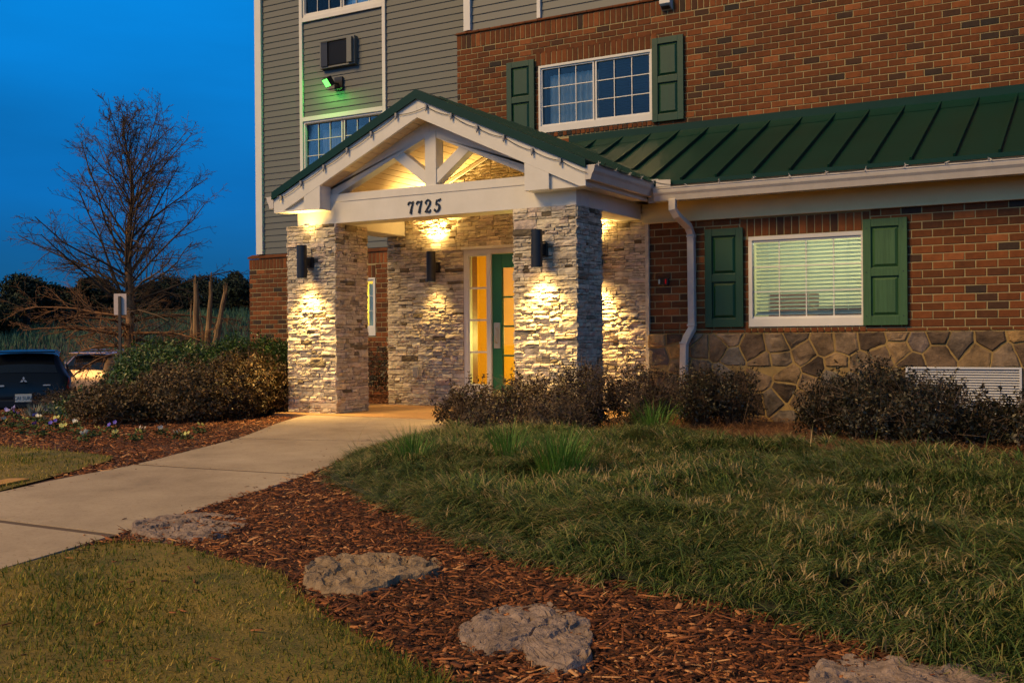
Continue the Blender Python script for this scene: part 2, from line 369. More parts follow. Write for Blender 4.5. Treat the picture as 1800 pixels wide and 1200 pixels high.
def backing(mb, x0, x1, z0, z1, y0, y1, holes=()):
    zs = sorted({z0, z1, *[min(max(c,z0),z1) for h in holes for c in h[2:]]})
    for a, b in zip(zs[:-1], zs[1:]):
        if b-a < 1e-5: continue
        c = (a+b)/2
        for p, q in intervals(x0, x1, [(h[0], h[1]) for h in holes if h[2] < c < h[3]]): mb.box(p, q, y0, y1, a, b)

def ledgestone(mb, P, u, nrm, W, z0, z1, holes=(), prd=.03):
    """dry-stacked stone on the face starting at P, running W metres along u, facing nrm"""
    u = Vector(u); nrm = Vector(nrm); P = Vector(P)
    def stone(a, b, c, d):
        if b-a < .02 or d-c < .015: return
        nu = max(2, min(6, int((b-a)/.045)+1)); nz = max(2, min(4, int((d-c)/.035)+1)); off = prd*uni(.25,1.0); tl = uni(-.008,.008); g = .0025
        vs = []; fs = []; se = uni(0,100)
        for iz in range(nz+1):
            for iu in range(nu+1):
                fu = iu/nu; fz = iz/nz; e = (iu in (0,nu)) or (iz in (0,nz))
                s = a+g+(b-a-2*g)*fu; z = c+g+(d-c-2*g)*fz
                q = Vector((s*13+se, z*19, se)); h = off + tl*(fz-.5)*2 + .013*mn.noise(q) + .007*mn.noise(q*2.7)
                if iz in (0,nz) and 0 < iu < nu: z += uni(-.004,.004)
                if e: h -= .006
                vs.append(P + u*s + UP*z + nrm*max(.004, h))
        W1 = nu+1
        for iz in range(nz):
            for iu in range(nu): q = iz*W1+iu; fs.append((q, q+1, q+W1+1, q+W1))
        ring = list(range(W1)) + [r*W1+nu for r in range(1,nz+1)] + [nz*W1+k for k in range(nu-1,-1,-1)] + [r*W1 for r in range(nz-1,0,-1)]
        base = len(vs)
        for q in ring:
            v = vs[q]; d0 = (v-P).dot(nrm); vs.append(v - nrm*(d0+.002))
        m = len(ring)
        for k in range(m): fs.append((ring[(k+1)%m], ring[k], base+k, base+(k+1)%m))
        mb.add(vs, fs)
    # blocks split into random ledges
    def fill(a, b, c, d, dep=0):
        w, h = b-a, d-c
        if h > .12 or (h > .05 and w < 2.6*h and random.random() < .8) or (h > .065 and random.random() < .6):
            t = uni(.32,.68)*h+c
            if t-c > .02 and d-t > .02: fill(a,b,c,t,dep+1); fill(a,b,t,d,dep+1); return
        if w > .30 or (w > .11 and random.random() < .5 and w > h*2.6):
            t = a+uni(.35,.65)*w; fill(a,t,c,d,dep+1); fill(t,b,c,d,dep+1); return
        stone(a, b, c, d)
    zs = sorted({z0, z1, *[min(max(c,z0),z1) for h in holes for c in h[2:]]})
    for c, d in zip(zs[:-1], zs[1:]):
        if d-c < 1e-4: continue
        for p, q in intervals(0, W, [(h[0], h[1]) for h in holes if h[2] < (c+d)/2 < h[3]]):
            z = c
            while z < d-1e-4:
                hh = uni(.16,.26); zz = min(d, z+hh)
                if d-zz < .08: zz = d
                x = p
                while x < q-1e-4:
                    xx = min(q, x+uni(.28,.6))
                    if q-xx < .12: xx = q
                    fill(x, xx, z, zz); x = xx
                z = zz
def voronoi_stones(mb, x0, x1, z0, z1, y, n, holes=(), prd=.03, joint=.014):
    pts = []
    tries = 0
    while len(pts) < n and tries < 20000:
        tries += 1; p = (uni(x0,x1), uni(z0,z1)); r = uni(.15,.30)
        if all((p[0]-q[0])**2*.7+(p[1]-q[1])**2 > r*r for q in pts): pts.append(p)
    for hx0,hx1,hz0,hz1 in holes: pts = [p for p in pts if not (hx0-.02<p[0]<hx1+.02 and hz0-.02<p[1]<hz1+.02)]
    for k, p in enumerate(pts):
        poly = [(x0,z0),(x1,z0),(x1,z1),(x0,z1)]
        def clip(poly, nx_, nz_, c):
            out = []
            for i_ in range(len(poly)):
                a, b = poly[i_], poly[(i_+1)%len(poly)]; da = a[0]*nx_+a[1]*nz_-c; db = b[0]*nx_+b[1]*nz_-c
                if da <= 0: out.append(a)
                if (da < 0 < db) or (db < 0 < da):
                    t = da/(da-db); out.append((a[0]+(b[0]-a[0])*t, a[1]+(b[1]-a[1])*t))
            return out
        for m, q in enumerate(pts):
            if m == k: continue
            dx, dz = q[0]-p[0], q[1]-p[1]; L = math.hypot(dx, dz)
            if L > .9: continue
            nx_, nz_ = dx/L, dz/L; c = (p[0]+q[0])/2*nx_+(p[1]+q[1])/2*nz_ - joint
            poly = clip(poly, nx_, nz_, c)
            if len(poly) < 3: break
        if len(poly) < 3: continue
        for hx0,hx1,hz0,hz1 in holes:
            if p[1] < hz0: poly = clip(poly, 0, 1, hz0)
            elif p[1] > hz1: poly = clip(poly, 0, -1, -hz1)
            elif p[0] < hx0: poly = clip(poly, 1, 0, hx0)
            else: poly = clip(poly, -1, 0, -hx1)
        if len(poly) < 3: continue
        # subdivide & wobble the outline
        pp = []
        for i_ in range(len(poly)):
            a, b = poly[i_], poly[(i_+1)%len(poly)]; L = math.hypot(b[0]-a[0], b[1]-a[1]); s_ = max(1, int(L/.05))
            for t in range(s_):
                w = .006 if t else 0; pp.append((a[0]+(b[0]-a[0])*t/s_+uni(-w,w), a[1]+(b[1]-a[1])*t/s_+uni(-w,w)))
        cx = sum(a for a,_ in pp)/len(pp); cz = sum(b for _,b in pp)/len(pp); m = len(pp); off = prd*uni(.5,1)
        rings = []
        for sc_, dd in ((1,0),(.97,.5),(.86,.9),(.55,1.0),(.25,1.05)):
            rings.append([(cx+(a-cx)*sc_, y-off*dd-(.012*mn.noise(Vector((a*6*sc_+k*3, b*6*sc_, k*1.7))) if dd>.4 else 0), cz+(b-cz)*sc_) for a,b in pp])
        vs = [v for r_ in rings for v in r_]; fs = []
        for r_ in range(len(rings)-1): fs += [(r_*m+i_, r_*m+(i_+1)%m, (r_+1)*m+(i_+1)%m, (r_+1)*m+i_) for i_ in range(m)]
        fs.append(tuple((len(rings)-1)*m+i_ for i_ in range(m))); mb.add(vs, fs)

def siding(mb, x0, x1, z0, z1, y, holes=(), e=.1178):
    z = z0
    while z < z1:
        zt = min(z+e, z1); zc = (z+zt)/2
        for p, q in intervals(x0, x1, [(h[0], h[1]) for h in holes if h[2] < zc < h[3]]):
            mb.add([(p,y-.016,z),(q,y-.016,z),(q,y-.002,zt),(p,y-.002,zt),(p,y,z),(q,y,z)], [(0,1,2,3),(4,5,1,0)])
        z = zt

# ------------------------------------------------------------------ window / shutter parts
def frame_rect(mb, x0, x1, z0, z1, y0, y1, w, wb=None):
    wb = wb or w
    mb.box(x0, x0+w, y0, y1, z0+wb, z1-w); mb.box(x1-w, x1, y0, y1, z0+wb, z1-w); mb.box(x0, x1, y0, y1, z1-w, z1); mb.box(x0, x1, y0, y1, z0, z0+wb)
def window(par, x0, x1, z0, z1, y, sashes, grid, room, sill=.09, room_depth=1.2, curtain=None, fw=.035, glass='glass', label=None, roomx=None, roomz=None, lit=None):
    """window in the wall plane y; sashes = list of (x0,x1); grid=(columns,rows) of muntins per sash"""
    mb = MB(); frame_rect(mb, x0, x1, z0, z1, y-.02, y+.06, fw, sill)
    w = mb.build('window', M['trim'], par, label, bevel=.003)
    for k, (a, b) in enumerate(sashes):
        sb = MB(); frame_rect(sb, a, b, z0+sill, z1-fw, y+.0, y+.035, .022)
        ga, gb, gc, gd = a+.022, b-.022, z0+sill+.022, z1-fw-.022
        for i_ in range(1, grid[0]): xx = ga+(gb-ga)*i_/grid[0]; sb.box(xx-.006, xx+.006, y+.012, y+.026, gc, gd)
        for i_ in range(1, grid[1]): zz = gc+(gd-gc)*i_/grid[1]; sb.box(ga, gb, y+.0135, y+.0245, zz-.006, zz+.006)
        sb.build('sash', M['trim'], w)
        pb = MB(); pb.box(ga-.005, gb+.005, y+.028, y+.032, gc-.005, gd+.005); pb.build('pane', M[glass], w)
    rx = roomx or (x0-.3, x1+.3); rz = roomz or (z0-.2, z1+.2); yb = y+room_depth; t = .05; ya = y+.061
    rb = MB(); rb.box(rx[0], rx[1], yb, yb+t, rz[0], rz[1]); rb.box(rx[0]-t, rx[0], ya, yb+t, rz[0], rz[1]); rb.box(rx[1], rx[1]+t, ya, yb+t, rz[0], rz[1])
    rb.box(rx[0], rx[1], ya, yb, rz[0]-t, rz[0]); rb.box(rx[0], rx[1], ya, yb, rz[1], rz[1]+t)
    rb.build('room_lining', M[room], w)
    return w
def curtain(par, x0, x1, z0, z1, y, mt, folds=14, amp=.02, seed=0):
    n = folds*6; vs = []; fs = []
    for k in range(n+1):
        t = k/n; xx = x0+(x1-x0)*t + .01*math.sin(seed+t*9); a = amp*math.sin(t*folds*2*math.pi+seed) + .4*amp*math.sin(t*folds*5.3+seed*2)
        vs += [(xx, y+a, z0), (xx+.008*math.sin(k), y+a*.8, (z0+z1)/2), (xx, y+a*.6, z1)]
    for k in range(n): q = k*3; fs += [(q,q+3,q+4,q+1),(q+1,q+4,q+5,q+2)]
    mb = MB(); mb.add(vs, fs); return mb.build('curtain', mt, par, smooth=True)
def shutter(par, x0, x1, z0, z1, y, mt, label=None):
    mb = MB(); st = .085; y1 = y-.012; y0 = y-.045
    zm = (z0+z1)/2; rails = [(z0, z0+.10), (zm-.045, zm+.045), (z1-.085, z1)]
    mb.box(x0, x0+st, y0, y1, z0, z1); mb.box(x1-st, x1, y0, y1, z0, z1)
    for a, b in rails: mb.box(x0+st, x1-st, y0+.002, y1, a, b)
    o = mb.build('shutter', mt, par, label, bevel=.003)
    for a, b in ((rails[0][1], rails[1][0]), (rails[1][1], rails[2][0])):
        pb = MB(); c, d = x0+st, x1-st; i1 = .012; i2 = .04
        ring = lambda i_, yy: [(c+i_, yy, a+i_), (d-i_, yy, a+i_), (d-i_, yy, b-i_), (c+i_, yy, b-i_)]
        vs = ring(0, y-.016)+ring(i1, y-.016)+ring(i2, y-.036)+ring(i2+.004, y-.036)
        fs = [(12,13,14,15)] + [(s+k, s+(k+1)%4, s+4+(k+1)%4, s+4+k) for s in (0,4,8) for k in range(4)]
        pb.add(vs, fs); pb.build('panel', mt, o)
    for zz in (z0+.1, zm, z1-.1):
        for xx in (x0+st*.45, x1-st*.45): sb = MB(); sb.cyl((xx, y0-.003, zz), .006, .004, 8, 'y'); sb.build('screw', M['darkplastic'], o)
    return o
def glow(name, loc, energy, color, size=.05, parent=None, spot=None, rot=None, blend=.6):
    l = bpy.data.lights.new(name, 'SPOT' if spot else 'POINT'); l.energy = energy; l.color = color; l.shadow_soft_size = size
    if spot: l.spot_size = rad(spot); l.spot_blend = blend
    o = bpy.data.objects.new(name, l); COL.objects.link(o)
    if parent is not None:
        o.parent = parent; org = ORG.get(root_of(parent), (0,0,0)); o.location = Vector(loc)-Vector(org)
    else: o.location = loc
    if rot: o.rotation_euler = rot
    return o
# ================================================================== entrance wing (single storey)
wing = thing('entrance_wing', (-5.0,12.0,0.0), 'single storey entrance wing of red brick on a flagstone base under a green metal roof', 'building')
DH = (-7.67,-5.95,0.0,2.075)
mb = MB(); backing(mb, -8.9, -5.0, -.1, 2.5, 12.0, 12.22, [DH]); mb.build('wall', M['stone_gap'], wing)
mb = MB(); ledgestone(mb, (-8.92,12.0,0), (1,0,0), (0,-1,0), 3.92, -.05, 2.6, [(DH[0]+8.92, DH[1]+8.92, -.1, 2.075)])
z = 2.6
while z < 3.55:
    w = (3.66-z-.13)/.46
    a, b = max(-8.92, -7-w), min(-5.0, -7+w)
    if b-a > .2: ledgestone(mb, (a,12.0,0), (1,0,0), (0,-1,0), b-a, z, z+.13)
    z += .13
ledgestone(mb, (-8.92,12.22,0), (0,-1,0), (-1,0,0), .22, -.05, 2.6)
mb.build('stone_veneer', M['stone'], wing, 'grey ledgestone veneer around the entrance door')
mb = MB(); w_ = [(-8.9,12.0,2.9),(-5.0,12.0,2.9)]
mb.prism([(-8.9,2.5),(-5.0,2.5),(-5.0,2.72),(-7,3.6),(-8.9,2.76)], 12.0, 12.2); mb.build('gable_backing', M['stone_gap'], wing)
WH = (-3.757,-2.45,1.0,2.036); GR = (-2.029,-.905,.05,.552)
mb = MB(); backing(mb, -5.0, 4.0, .93, 2.8, 12.0, 12.22, [WH]); backing(mb, -5.0, 4.0, -.3, .93, 11.965, 12.22, [GR, (WH[0],WH[1],.9,.94)]); 
mb.box(4.0,4.2,11.965,13.8,-.3,2.8)
mb.build('wall', M['mortar'], wing)
mb = MB(); SO = (-3.86,-2.40,2.036,2.25); SI = (-3.80,-2.44,.93,1.0)
running(mb, -5.0, 4.0, .975, 2.275, 12.0, [(WH[0]-.0,WH[1],.9,2.04), SO, (SI[0],SI[1],.9,1.0)], off=.03)
soldier(mb, SO[0], SO[1], 2.04, 2.25, 12.0); 
for a, b, w in ((-5.0, SI[0], .205), (SI[0], SI[1], .075), (SI[1], 4.0, .205)): soldier(mb, a, b, .93, .99 if w == .075 else .975, 11.975, w=w)
mb.build('brickwork', M['brick'], wing, 'red running bond brickwork with a soldier course over the window')
mb = MB(); voronoi_stones(mb, -5.0, 1.0, -.3, .925, 11.965, 150, [GR], joint=.007); mb.build('flagstone_base', M['flag'], wing, 'brown irregular flagstone base with ochre mortar joints')
mb = MB(); backing(mb, -5.0, 1.0, -.3, .927, 11.958, 11.965, [GR]); mb.build('flagstone_mortar', M['flag_mortar'], wing)
mb = MB(); mb.box(-5.03,-4.985,11.955,12.0,-.05,2.28); mb.build('corner_bead', M['stone'], wing)
# frieze, soffit, fascia, gutter
mb = MB(); mb.box(-5.06,4.1,11.955,11.998,2.275,2.50); mb.box(-5.06,4.1,11.94,11.996,2.262,2.285); mb.build('frieze_board', M['cream'], wing, bevel=.003)
mb = MB()
x = -5.05
while x < 4.1:
    mb.box(x, x+.118, 11.66, 11.954, 2.50, 2.508); mb.box(x+.004, x+.010, 11.665, 11.95, 2.496, 2.5); x += .122
mb.build('soffit', M['cream'], wing)
mb = MB(); mb.box(-4.86,4.1,11.66,11.68,2.47,2.665); mb.build('fascia', M['gutter'], wing)
def kprof(s=1): return [(0,.0),(0,-.15),(.065*s,-.15),(.075*s,-.12),(.085*s,-.09),(.105*s,-.06),(.112*s,-.03),(.112*s,-.012),(.122*s,-.012),(.122*s,.0)]
mb = MB(); mb.prismx([(11.66-a, 2.625+b) for a, b in kprof()], -4.755, 4.1); mb.build('gutter', M['gutter'], wing)
mb = MB(); mb.obox((-4.80,11.62,2.69),(1,0,.0),(0,1,0),(0,0,1),.085,.003,.05); mb.obox((-4.63,11.56,2.675),(1,0,-.05),(0,1,0),(0,0,1),.09,.003,.04); mb.build('gutter_splash_guard', M['gutter'], wing)
mb = MB()
mb.tube([(-4.53,11.6,2.49),(-4.53,11.6,2.37),(-4.50,11.65,2.30),(-4.44,11.86,2.19),(-4.43,11.93,2.10),(-4.43,11.94,1.05),(-4.43,11.93,.98),(-4.47,11.87,.88),(-4.50,11.86,.80),(-4.52,11.86,-.08)], 0, rect=(.043,.032))
for zz in (2.08,1.03,.82): mb.box(-4.43-.05-(.07 if zz<1 else 0),-4.43+.05-(.07 if zz<1 else 0),11.93-.04-(.07 if zz<1 else 0),11.93+.04-(.07 if zz<1 else 0),zz-.012,zz+.012)
mb.build('downspout', M['gutter'], wing, 'white painted downspout offset at the stone base', bevel=.006)
# roof
S = .46
def pz(x): return 3.73 - S*abs(x+7)
def wz(y): return 2.70 + S*(y-11.62)
mb = MB(); v0 = (-4.76,11.62); 
mb.slab([(v0[0],11.62,wz(11.62)),(4.3,11.62,wz(11.62)),(4.3,13.8,wz(13.8)),(-6.94,13.8,wz(13.8))], .03); roof = mb.build('roof', M['roof'], wing, 'green standing seam metal roof')
mb = MB(); k = 0; x = -1.07-.42*14
while x < 4.3:
    ys = 11.60 if x > v0[0] else 11.62+(v0[0]-x)
    if ys < 13.7: mb.obox((x,(ys+13.78)/2,(wz(ys)+wz(13.78))/2+.02),(1,0,0),Vector((0,1,S)).normalized(),Vector((0,-S,1)).normalized(),.011,math.hypot(13.78-ys,(13.78-ys)*S)/2,.022)
    x += .42
mb.build('standing_seam', M['roof'], roof)
mb = MB(); mb.box(-6.96,4.3,13.745,13.795,3.70,3.815); mb.prismx([(13.55,wz(13.55)+.004),(13.75,3.72),(13.75,3.70)], -6.8, 4.3); mb.build('wall_flashing', M['roof'], roof)
mb = MB(); mb.box(-4.76,4.3,11.595,11.62,2.655,2.70); mb.build('drip_edge', M['roof'], roof)
mb = MB(); a = Vector((-4.74,11.60,2.705)); b = Vector((-6.92,13.78,3.715)); mb.obox((a+b)/2+Vector((0,0,.006)), (b-a).normalized(), (.7071,.7071,0), (0,0,1), (b-a).length/2, .06, .006); mb.build('valley', M['roof'], roof)
# wing window
w = window(wing, *WH, 12.0, [(-3.735,-2.47)], (4,3), 'room', sill=.095, room_depth=2.6, fw=.045, roomx=(-4.4,-1.7), roomz=(.0,2.45), label='lit office window with lowered blinds')
mb = MB(); n = 19
for k in range(n):
    zz = 1.165+k*(1.985-1.165)/n
    mb.obox((-3.095,12.10,zz),(1,0,0),Vector((0,1,-.55)).normalized(),Vector((0,.55,1)).normalized(),.60,.0205,.0015)
for xx in (-3.55,-3.1,-2.66): mb.box(xx-.0015,xx+.0015,12.085,12.088,1.14,1.99); mb.box(xx-.0015,xx+.0015,12.113,12.116,1.14,1.99)
mb.box(-3.70,-2.49,12.085,12.12,1.135,1.155); mb.box(-3.70,-2.49,12.08,12.125,1.975,2.0)
mb.build('blind', M['blind'], w)
mb = MB(); mb.box(-3.2,-2.0,12.9,13.3,0.6,1.25); mb.box(-4.0,-3.5,13.6,14.2,.2,1.45); mb.build('office_furniture', M['wood'], w)
glow('office_ceiling_light', (-3.0,13.1,2.2), 75, (1,1.0,.74), .25, wing)
shutter(wing, -4.272,-3.812,1.0,2.15, 11.99, M['green'], 'dark green raised panel shutter')
shutter(wing, -2.469,-2.009,1.0,2.155, 11.99, M['green_pale'], 'pale green shutter with wood grain')
# louvre grille of the wall air conditioner
mb = MB(); frame_rect(mb, GR[0],GR[1],GR[2],GR[3], 11.915,12.02,.022); g = mb.build('vent_grille', M['alu'], wing, 'aluminium louvred wall unit grille low in the stone base', bevel=.002)
mb = MB(); zz = GR[2]+.03
while zz < GR[3]-.03: mb.obox(((GR[0]+GR[1])/2,11.935,zz),(1,0,0),Vector((0,1,.9)).normalized(),Vector((0,-.9,1)).normalized(),(GR[1]-GR[0])/2-.022,.014,.0015); zz += .027
mb.build('louvre', M['alu'], g); mb = MB(); mb.box(GR[0]+.02,GR[1]-.02,11.955,11.96,GR[2]+.02,GR[3]-.02); mb.build('backing', M['darkplastic'], g)
# entrance door
mb = MB()
X0, X1 = DH[0], DH[1]
def fr(a,b,c,d): mb.box(a,b,12.0,12.09,c,d)
fr(X0,X0+.065,0,2.075); fr(X1-.065,X1,0,2.075); fr(X0+.065,X1-.065,2.01,2.075); fr(-7.30,-7.245,0,2.01); fr(-6.31,-6.255,0,2.01)
for a, b in ((X0+.065,-7.30),(-6.255,X1-.065)):
    fr(a,b,0.0,.265)
    frame_rect(mb, a, b, .265, 2.01, 12.01, 12.08, .02)
    for k in (1,2,3): zz = .285+(1.99-.285)*k/4; mb.box(a+.02,b-.02,12.02,12.07,zz-.012,zz+.012)
mb.box(X0-.02,X1+.02,11.965,12.03,2.075,2.115)
df = mb.build('door_frame', M['trim'], wing, 'white door frame with four pane sidelights', bevel=.003)
mb = MB(); mb.box(X0+.07,-7.305,12.045,12.05,.27,2.0); mb.build('pane', M['glass'], df); mb = MB(); mb.box(-6.25,X1-.07,12.045,12.05,.27,2.0); mb.build('pane', M['glass'], df)
mb = MB(); d0, d1 = -7.243,-6.312
mb.box(d0,d0+.15,12.03,12.08,.01,2.005); mb.box(d1-.15,d1,12.03,12.08,.01,2.005); mb.box(d0+.15,d1-.15,12.032,12.078,.01,.28); mb.box(d0+.15,d1-.15,12.032,12.078,1.82,2.005)
for k in (1,2,3): zz = .28+(1.82-.28)*k/4; mb.box(d0+.15,d1-.15,12.038,12.072,zz-.012,zz+.012)
mb.box(-6.79,-6.765,12.04,12.07,.28,1.82)
dr = mb.build('door', M['greendoor'], wing, 'dark green glazed entrance door', bevel=.004)
mb = MB(); mb.box(d0+.148,d1-.148,12.05,12.055,.27,1.83); mb.build('pane', M['glass'], dr)
mb = MB(); mb.box(-7.215,-7.12,12.018,12.03,.76,1.10); mb.tube([(-7.17,12.02,1.03),(-7.17,11.97,1.01),(-7.17,11.965,.93),(-7.17,11.97,.85),(-7.17,12.02,.83)], .009, 8); mb.build('handle', M['brass'], dr, bevel=.002)
mb = MB(); t=.05
mb.box(-8.85,-5.3,14.3,14.35,0,2.5); mb.box(-8.89,-8.85,12.3,14.35,0,2.5); mb.box(-5.3,-5.25,12.23,14.35,0,2.5); mb.box(-8.85,-5.3,12.23,14.3,-.05,0); mb.box(-8.85,-5.3,12.23,14.3,2.5,2.55)
mb.build('lobby_lining', M['lobby'], wing)
mb = MB(); mb.box(-8.1,-7.735,12.24,12.45,0,2.4); mb.build('inner_door', M['wood'], wing)
glow('lobby_light', (-7.2,13.0,.9), 90, (1,.78,.18), .2, wing)

# ================================================================== hotel (main block behind)
hotel = thing('hotel_building', (-10.0,15.1,0.0), 'tall grey sided hotel block with red brick lower storeys and white corner trim', 'building')
YM, YB = 15.1, 13.8
WA = (-13.185,-11.355,3.93,4.94); WB = (-13.185,-11.355,6.86,7.9); WL = (-12.95,-11.5,.96,1.99)
mb = MB(); backing(mb, -14.5, -8.9, -.2, 2.44, YM, YM+.25, [WL]); mb.build('wall', M['mortar'], hotel)
mb = MB(); backing(mb, -14.3, -8.9, 2.44, 9.0, YM+.08, YM+.25, [WA, WB]); mb.box(-14.3,-14.05,YM+.25,24,2.44,9.0); mb.build('wall', M['siding'], hotel)
mb = MB(); running(mb, -14.52, -8.9, -.1, 2.235, YM, [WL, (WL[0]-.1,WL[1]+.0,1.99,2.22)]); soldier(mb, WL[0]-.1, WL[1], 1.99, 2.22, YM)
soldier(mb, -14.52, -8.9, 2.24, 2.44, YM); soldier(mb, -14.52, -8.9, 2.44, 2.5, YM-.02, w=.205)
mb.build('brickwork', M['brick'], hotel, 'red brick lower storey with a soldier course cap')
mb = MB(); mb.prismx([(YM-.03,2.455),(YM-.03,2.475),(YM+.1,2.53),(YM+.1,2.455)], -14.54, -8.9); mb.box(-14.5,-14.25,YM+.25,24,-.2,2.5); mb.build('brick_return', M['brick'], hotel)
mb = MB(); siding(mb, -14.2, -8.9, 2.53, 9.0, YM+.08, [WA, WB]); mb.build('siding', M['siding'], hotel, 'taupe grey horizontal vinyl siding')
mb = MB(); mb.box(-14.36,-14.2,YM+.02,YM+.09,2.53,9.0); mb.box(-14.36,-14.3,YM+.09,YM+.2,2.53,9.0)
for a, b in ((-13.26,-13.19),(-11.35,-11.28)): mb.box(a,b,YM+.035,YM+.075,4.0 if a<-13 else 3.9,9.0)
mb.box(-13.19,-11.35,YM+.035,YM+.075,4.94,5.02); mb.box(-13.19,-11.35,YM+.035,YM+.075,6.78,6.86)
mb.build('trim_board', M['trim'], hotel, bevel=.003)
wA = window(hotel, *WA, YM+.08, [(-13.16,-12.29),(-12.255,-11.385)], (3,3), 'room_dark', sill=.06, room_depth=.9)
curtain(wA, -12.95, -12.35, 3.9, 4.8, YM+.3, M['curtain'], 8, .025, 1); curtain(wA, -12.2, -11.4, 3.9, 4.8, YM+.34, M['curtain'], 9, .025, 2)
wB = window(hotel, *WB, YM+.08, [(-13.16,-12.29),(-12.255,-11.385)], (3,3), 'room_dark', sill=.06, room_depth=.9)
curtain(wB, -13.1, -12.3, 6.9, 7.8, YM+.3, M['curtain'], 12, .02, 3); curtain(wB, -12.2, -11.4, 6.9, 7.8, YM+.3, M['curtain'], 12, .02, 4)
wL = window(hotel, *WL, YM, [(-12.92,-11.54)], (4,3), 'lobby', sill=.16, room_depth=.7, label='yellow lit ground floor window')
curtain(wL, -11.78, -11.56, 1.0, 1.9, YM+.2, M['curtain'], 4, .02, 5); glow('window_room_light', (-12.6,YM+.45,1.6), 45, (.95,1,.35), .1, hotel)
# projecting bay
W2 = (-7.474,-5.668,3.91,4.90)
mb = MB(); backing(mb, -8.88, 6.0, 2.55, 5.56, YB, YB+.25, [W2]); mb.box(-8.88,-8.63,YB+.25,YM+.05,2.55,5.56); mb.build('wall', M['mortar'], hotel)
mb = MB(); running(mb, -8.91, 6.0, 3.03, 5.34, YB, [W2, (W2[0]-.05,W2[1],4.9,5.12), (W2[0]-.05,W2[1]+.05,3.83,3.91)]); soldier(mb, W2[0]-.05, W2[1]+.06, 4.905, 5.12, YB); soldier(mb, W2[0]-.05, W2[1]+.06, 3.835, 3.905, YB-.008, w=.075)
soldier(mb, -8.91, 6.0, 5.345, 5.56, YB); soldier(mb, -8.91, 6.0, 5.56, 5.605, YB-.02, w=.205)
mb.build('brickwork', M['brick'], hotel, 'upper red brick face of the projecting bay')
mb = MB(); mb.prismx([(YB-.03,5.575),(YB-.03,5.585),(YB+.1,5.63),(YB+.1,5.575)], -8.93, 6.0); mb.build('brick_cap', M['brick'], hotel)
mb = MB(); siding(mb, -8.77, 6.0, 5.63, 9.0, YB+.08); mb.box(-8.77,6,YB+.08,YB+.25,5.6,9.0); mb.box(-8.77,-8.6,YB+.25,YM+.05,5.6,9.0); mb.build('siding', M['siding_light'], hotel, 'paler grey siding above the brick of the bay')
mb = MB(); mb.box(-8.80,-8.68,YB+.02,YB+.079,5.63,9.0); mb.box(-8.80,-8.775,YB+.079,YB+.2,5.63,9.0); mb.box(-7.52,-7.46,YB+.03,YB+.079,5.63,9.0); mb.build('trim_board', M['trim'], hotel, bevel=.003)
w2 = window(hotel, *W2, YB, [(-7.44,-6.575),(-6.555,-5.70)], (3,3), 'room_dark', sill=.10, room_depth=.9, label='twin casement window with net curtain and dark blinds')
curtain(w2, -7.36, -6.58, 3.95, 4.78, YB+.16, M['curtain'], 10, .022, 6)
mb = MB(); 
for k in range(22): mb.obox((-6.12,YB+.10,4.03+k*.038),(1,0,0),Vector((0,1,-.8)).normalized(),Vector((0,.8,1)).normalized(),.42,.016,.001)
mb.build('blind', mat('navy_blind', (.05,.07,.12), .5), w2)
shutter(hotel, -8.0,-7.53,3.87,5.01, YB-.01, M['green']); shutter(hotel, -5.663,-5.202,3.872,5.03, YB-.01, M['green'])
mb = MB(); mb.box(-14.4,6.0,13.9,24,9.0,9.2); mb.box(-14.3,6.0,23.75,24,-.2,9.0); mb.box(5.75,6.0,14.05,23.7,-.2,9.0); mb.build('roof', M['siding'], hotel)

# small things on the walls
t = thing('air_conditioner', (-12.32,YM+.06,5.84), 'window sized air conditioner set in the grey siding above the floodlight', 'air conditioner')
mb = MB(); frame_rect(mb, -12.721,-11.92,5.84,6.35,YM-.02,YM+.08,.03); mb.box(-12.06,-11.95,YM-.075,YM-.02,5.87,6.32); mb.box(-12.691,-12.06,YM-.08,YM-.072,6.31,6.32); mb.build('housing', M['siding_light'], t, bevel=.003)
mb = MB(); mb.box(-12.691,-11.95,YM+.03,YM+.05,5.87,6.32)
for k in range(26): xx = -12.52+k*.0175; mb.box(xx,xx+.006,YM-.02,YM-.012,5.89,6.30)
for k in range(24): zz = 5.89+k*.0175; mb.box(-12.53,-12.07,YM-.012,YM-.008,zz,zz+.005)
mb.box(-12.68,-12.53,YM-.04,YM+.03,5.87,6.32); mb.build('grille', M['darkplastic'], t)
t = thing('floodlight', (-12.35,YM+.06,5.5), 'small wall floodlight with a bright greenish lamp', 'floodlight')
mb = MB(); mb.box(-12.42,-12.24,YM+.02,YM+.06,5.42,5.66); mb.tube([(-12.33,YM+.03,5.54),(-12.36,YM-.06,5.53),(-12.40,YM-.1,5.55)], .02, 8); mb.build('wall_plate', M['black'], t, bevel=.004)
ax = Vector((.94,-.2,-.12)).normalized(); az = Vector((.15,-.1,1)).normalized(); ay = az.cross(ax).normalized()
fn = Vector((-.30,-.75,-.60)).normalized(); fx = UP.cross(fn).normalized(); fz = fn.cross(fx)
mb = MB(); mb.obox(Vector((-12.42,YM-.14,5.55)), fx, fn, fz, .10, .05, .085); mb.build('head', M['black'], t, bevel=.01)
mb = MB(); mb.obox(Vector((-12.42,YM-.14,5.55))+fn*.052, fx, fn, fz, .085, .003, .07); mb.build('lens', M['flood'], t)
glow('floodlight_beam', Vector((-12.42,YM-.14,5.55))+fn*.08, 24, (.18,1,.10), .05, t)
t = thing('vent_hood', (-5.44,YB,5.42), 'small white vent hood high on the brick bay', 'vent')
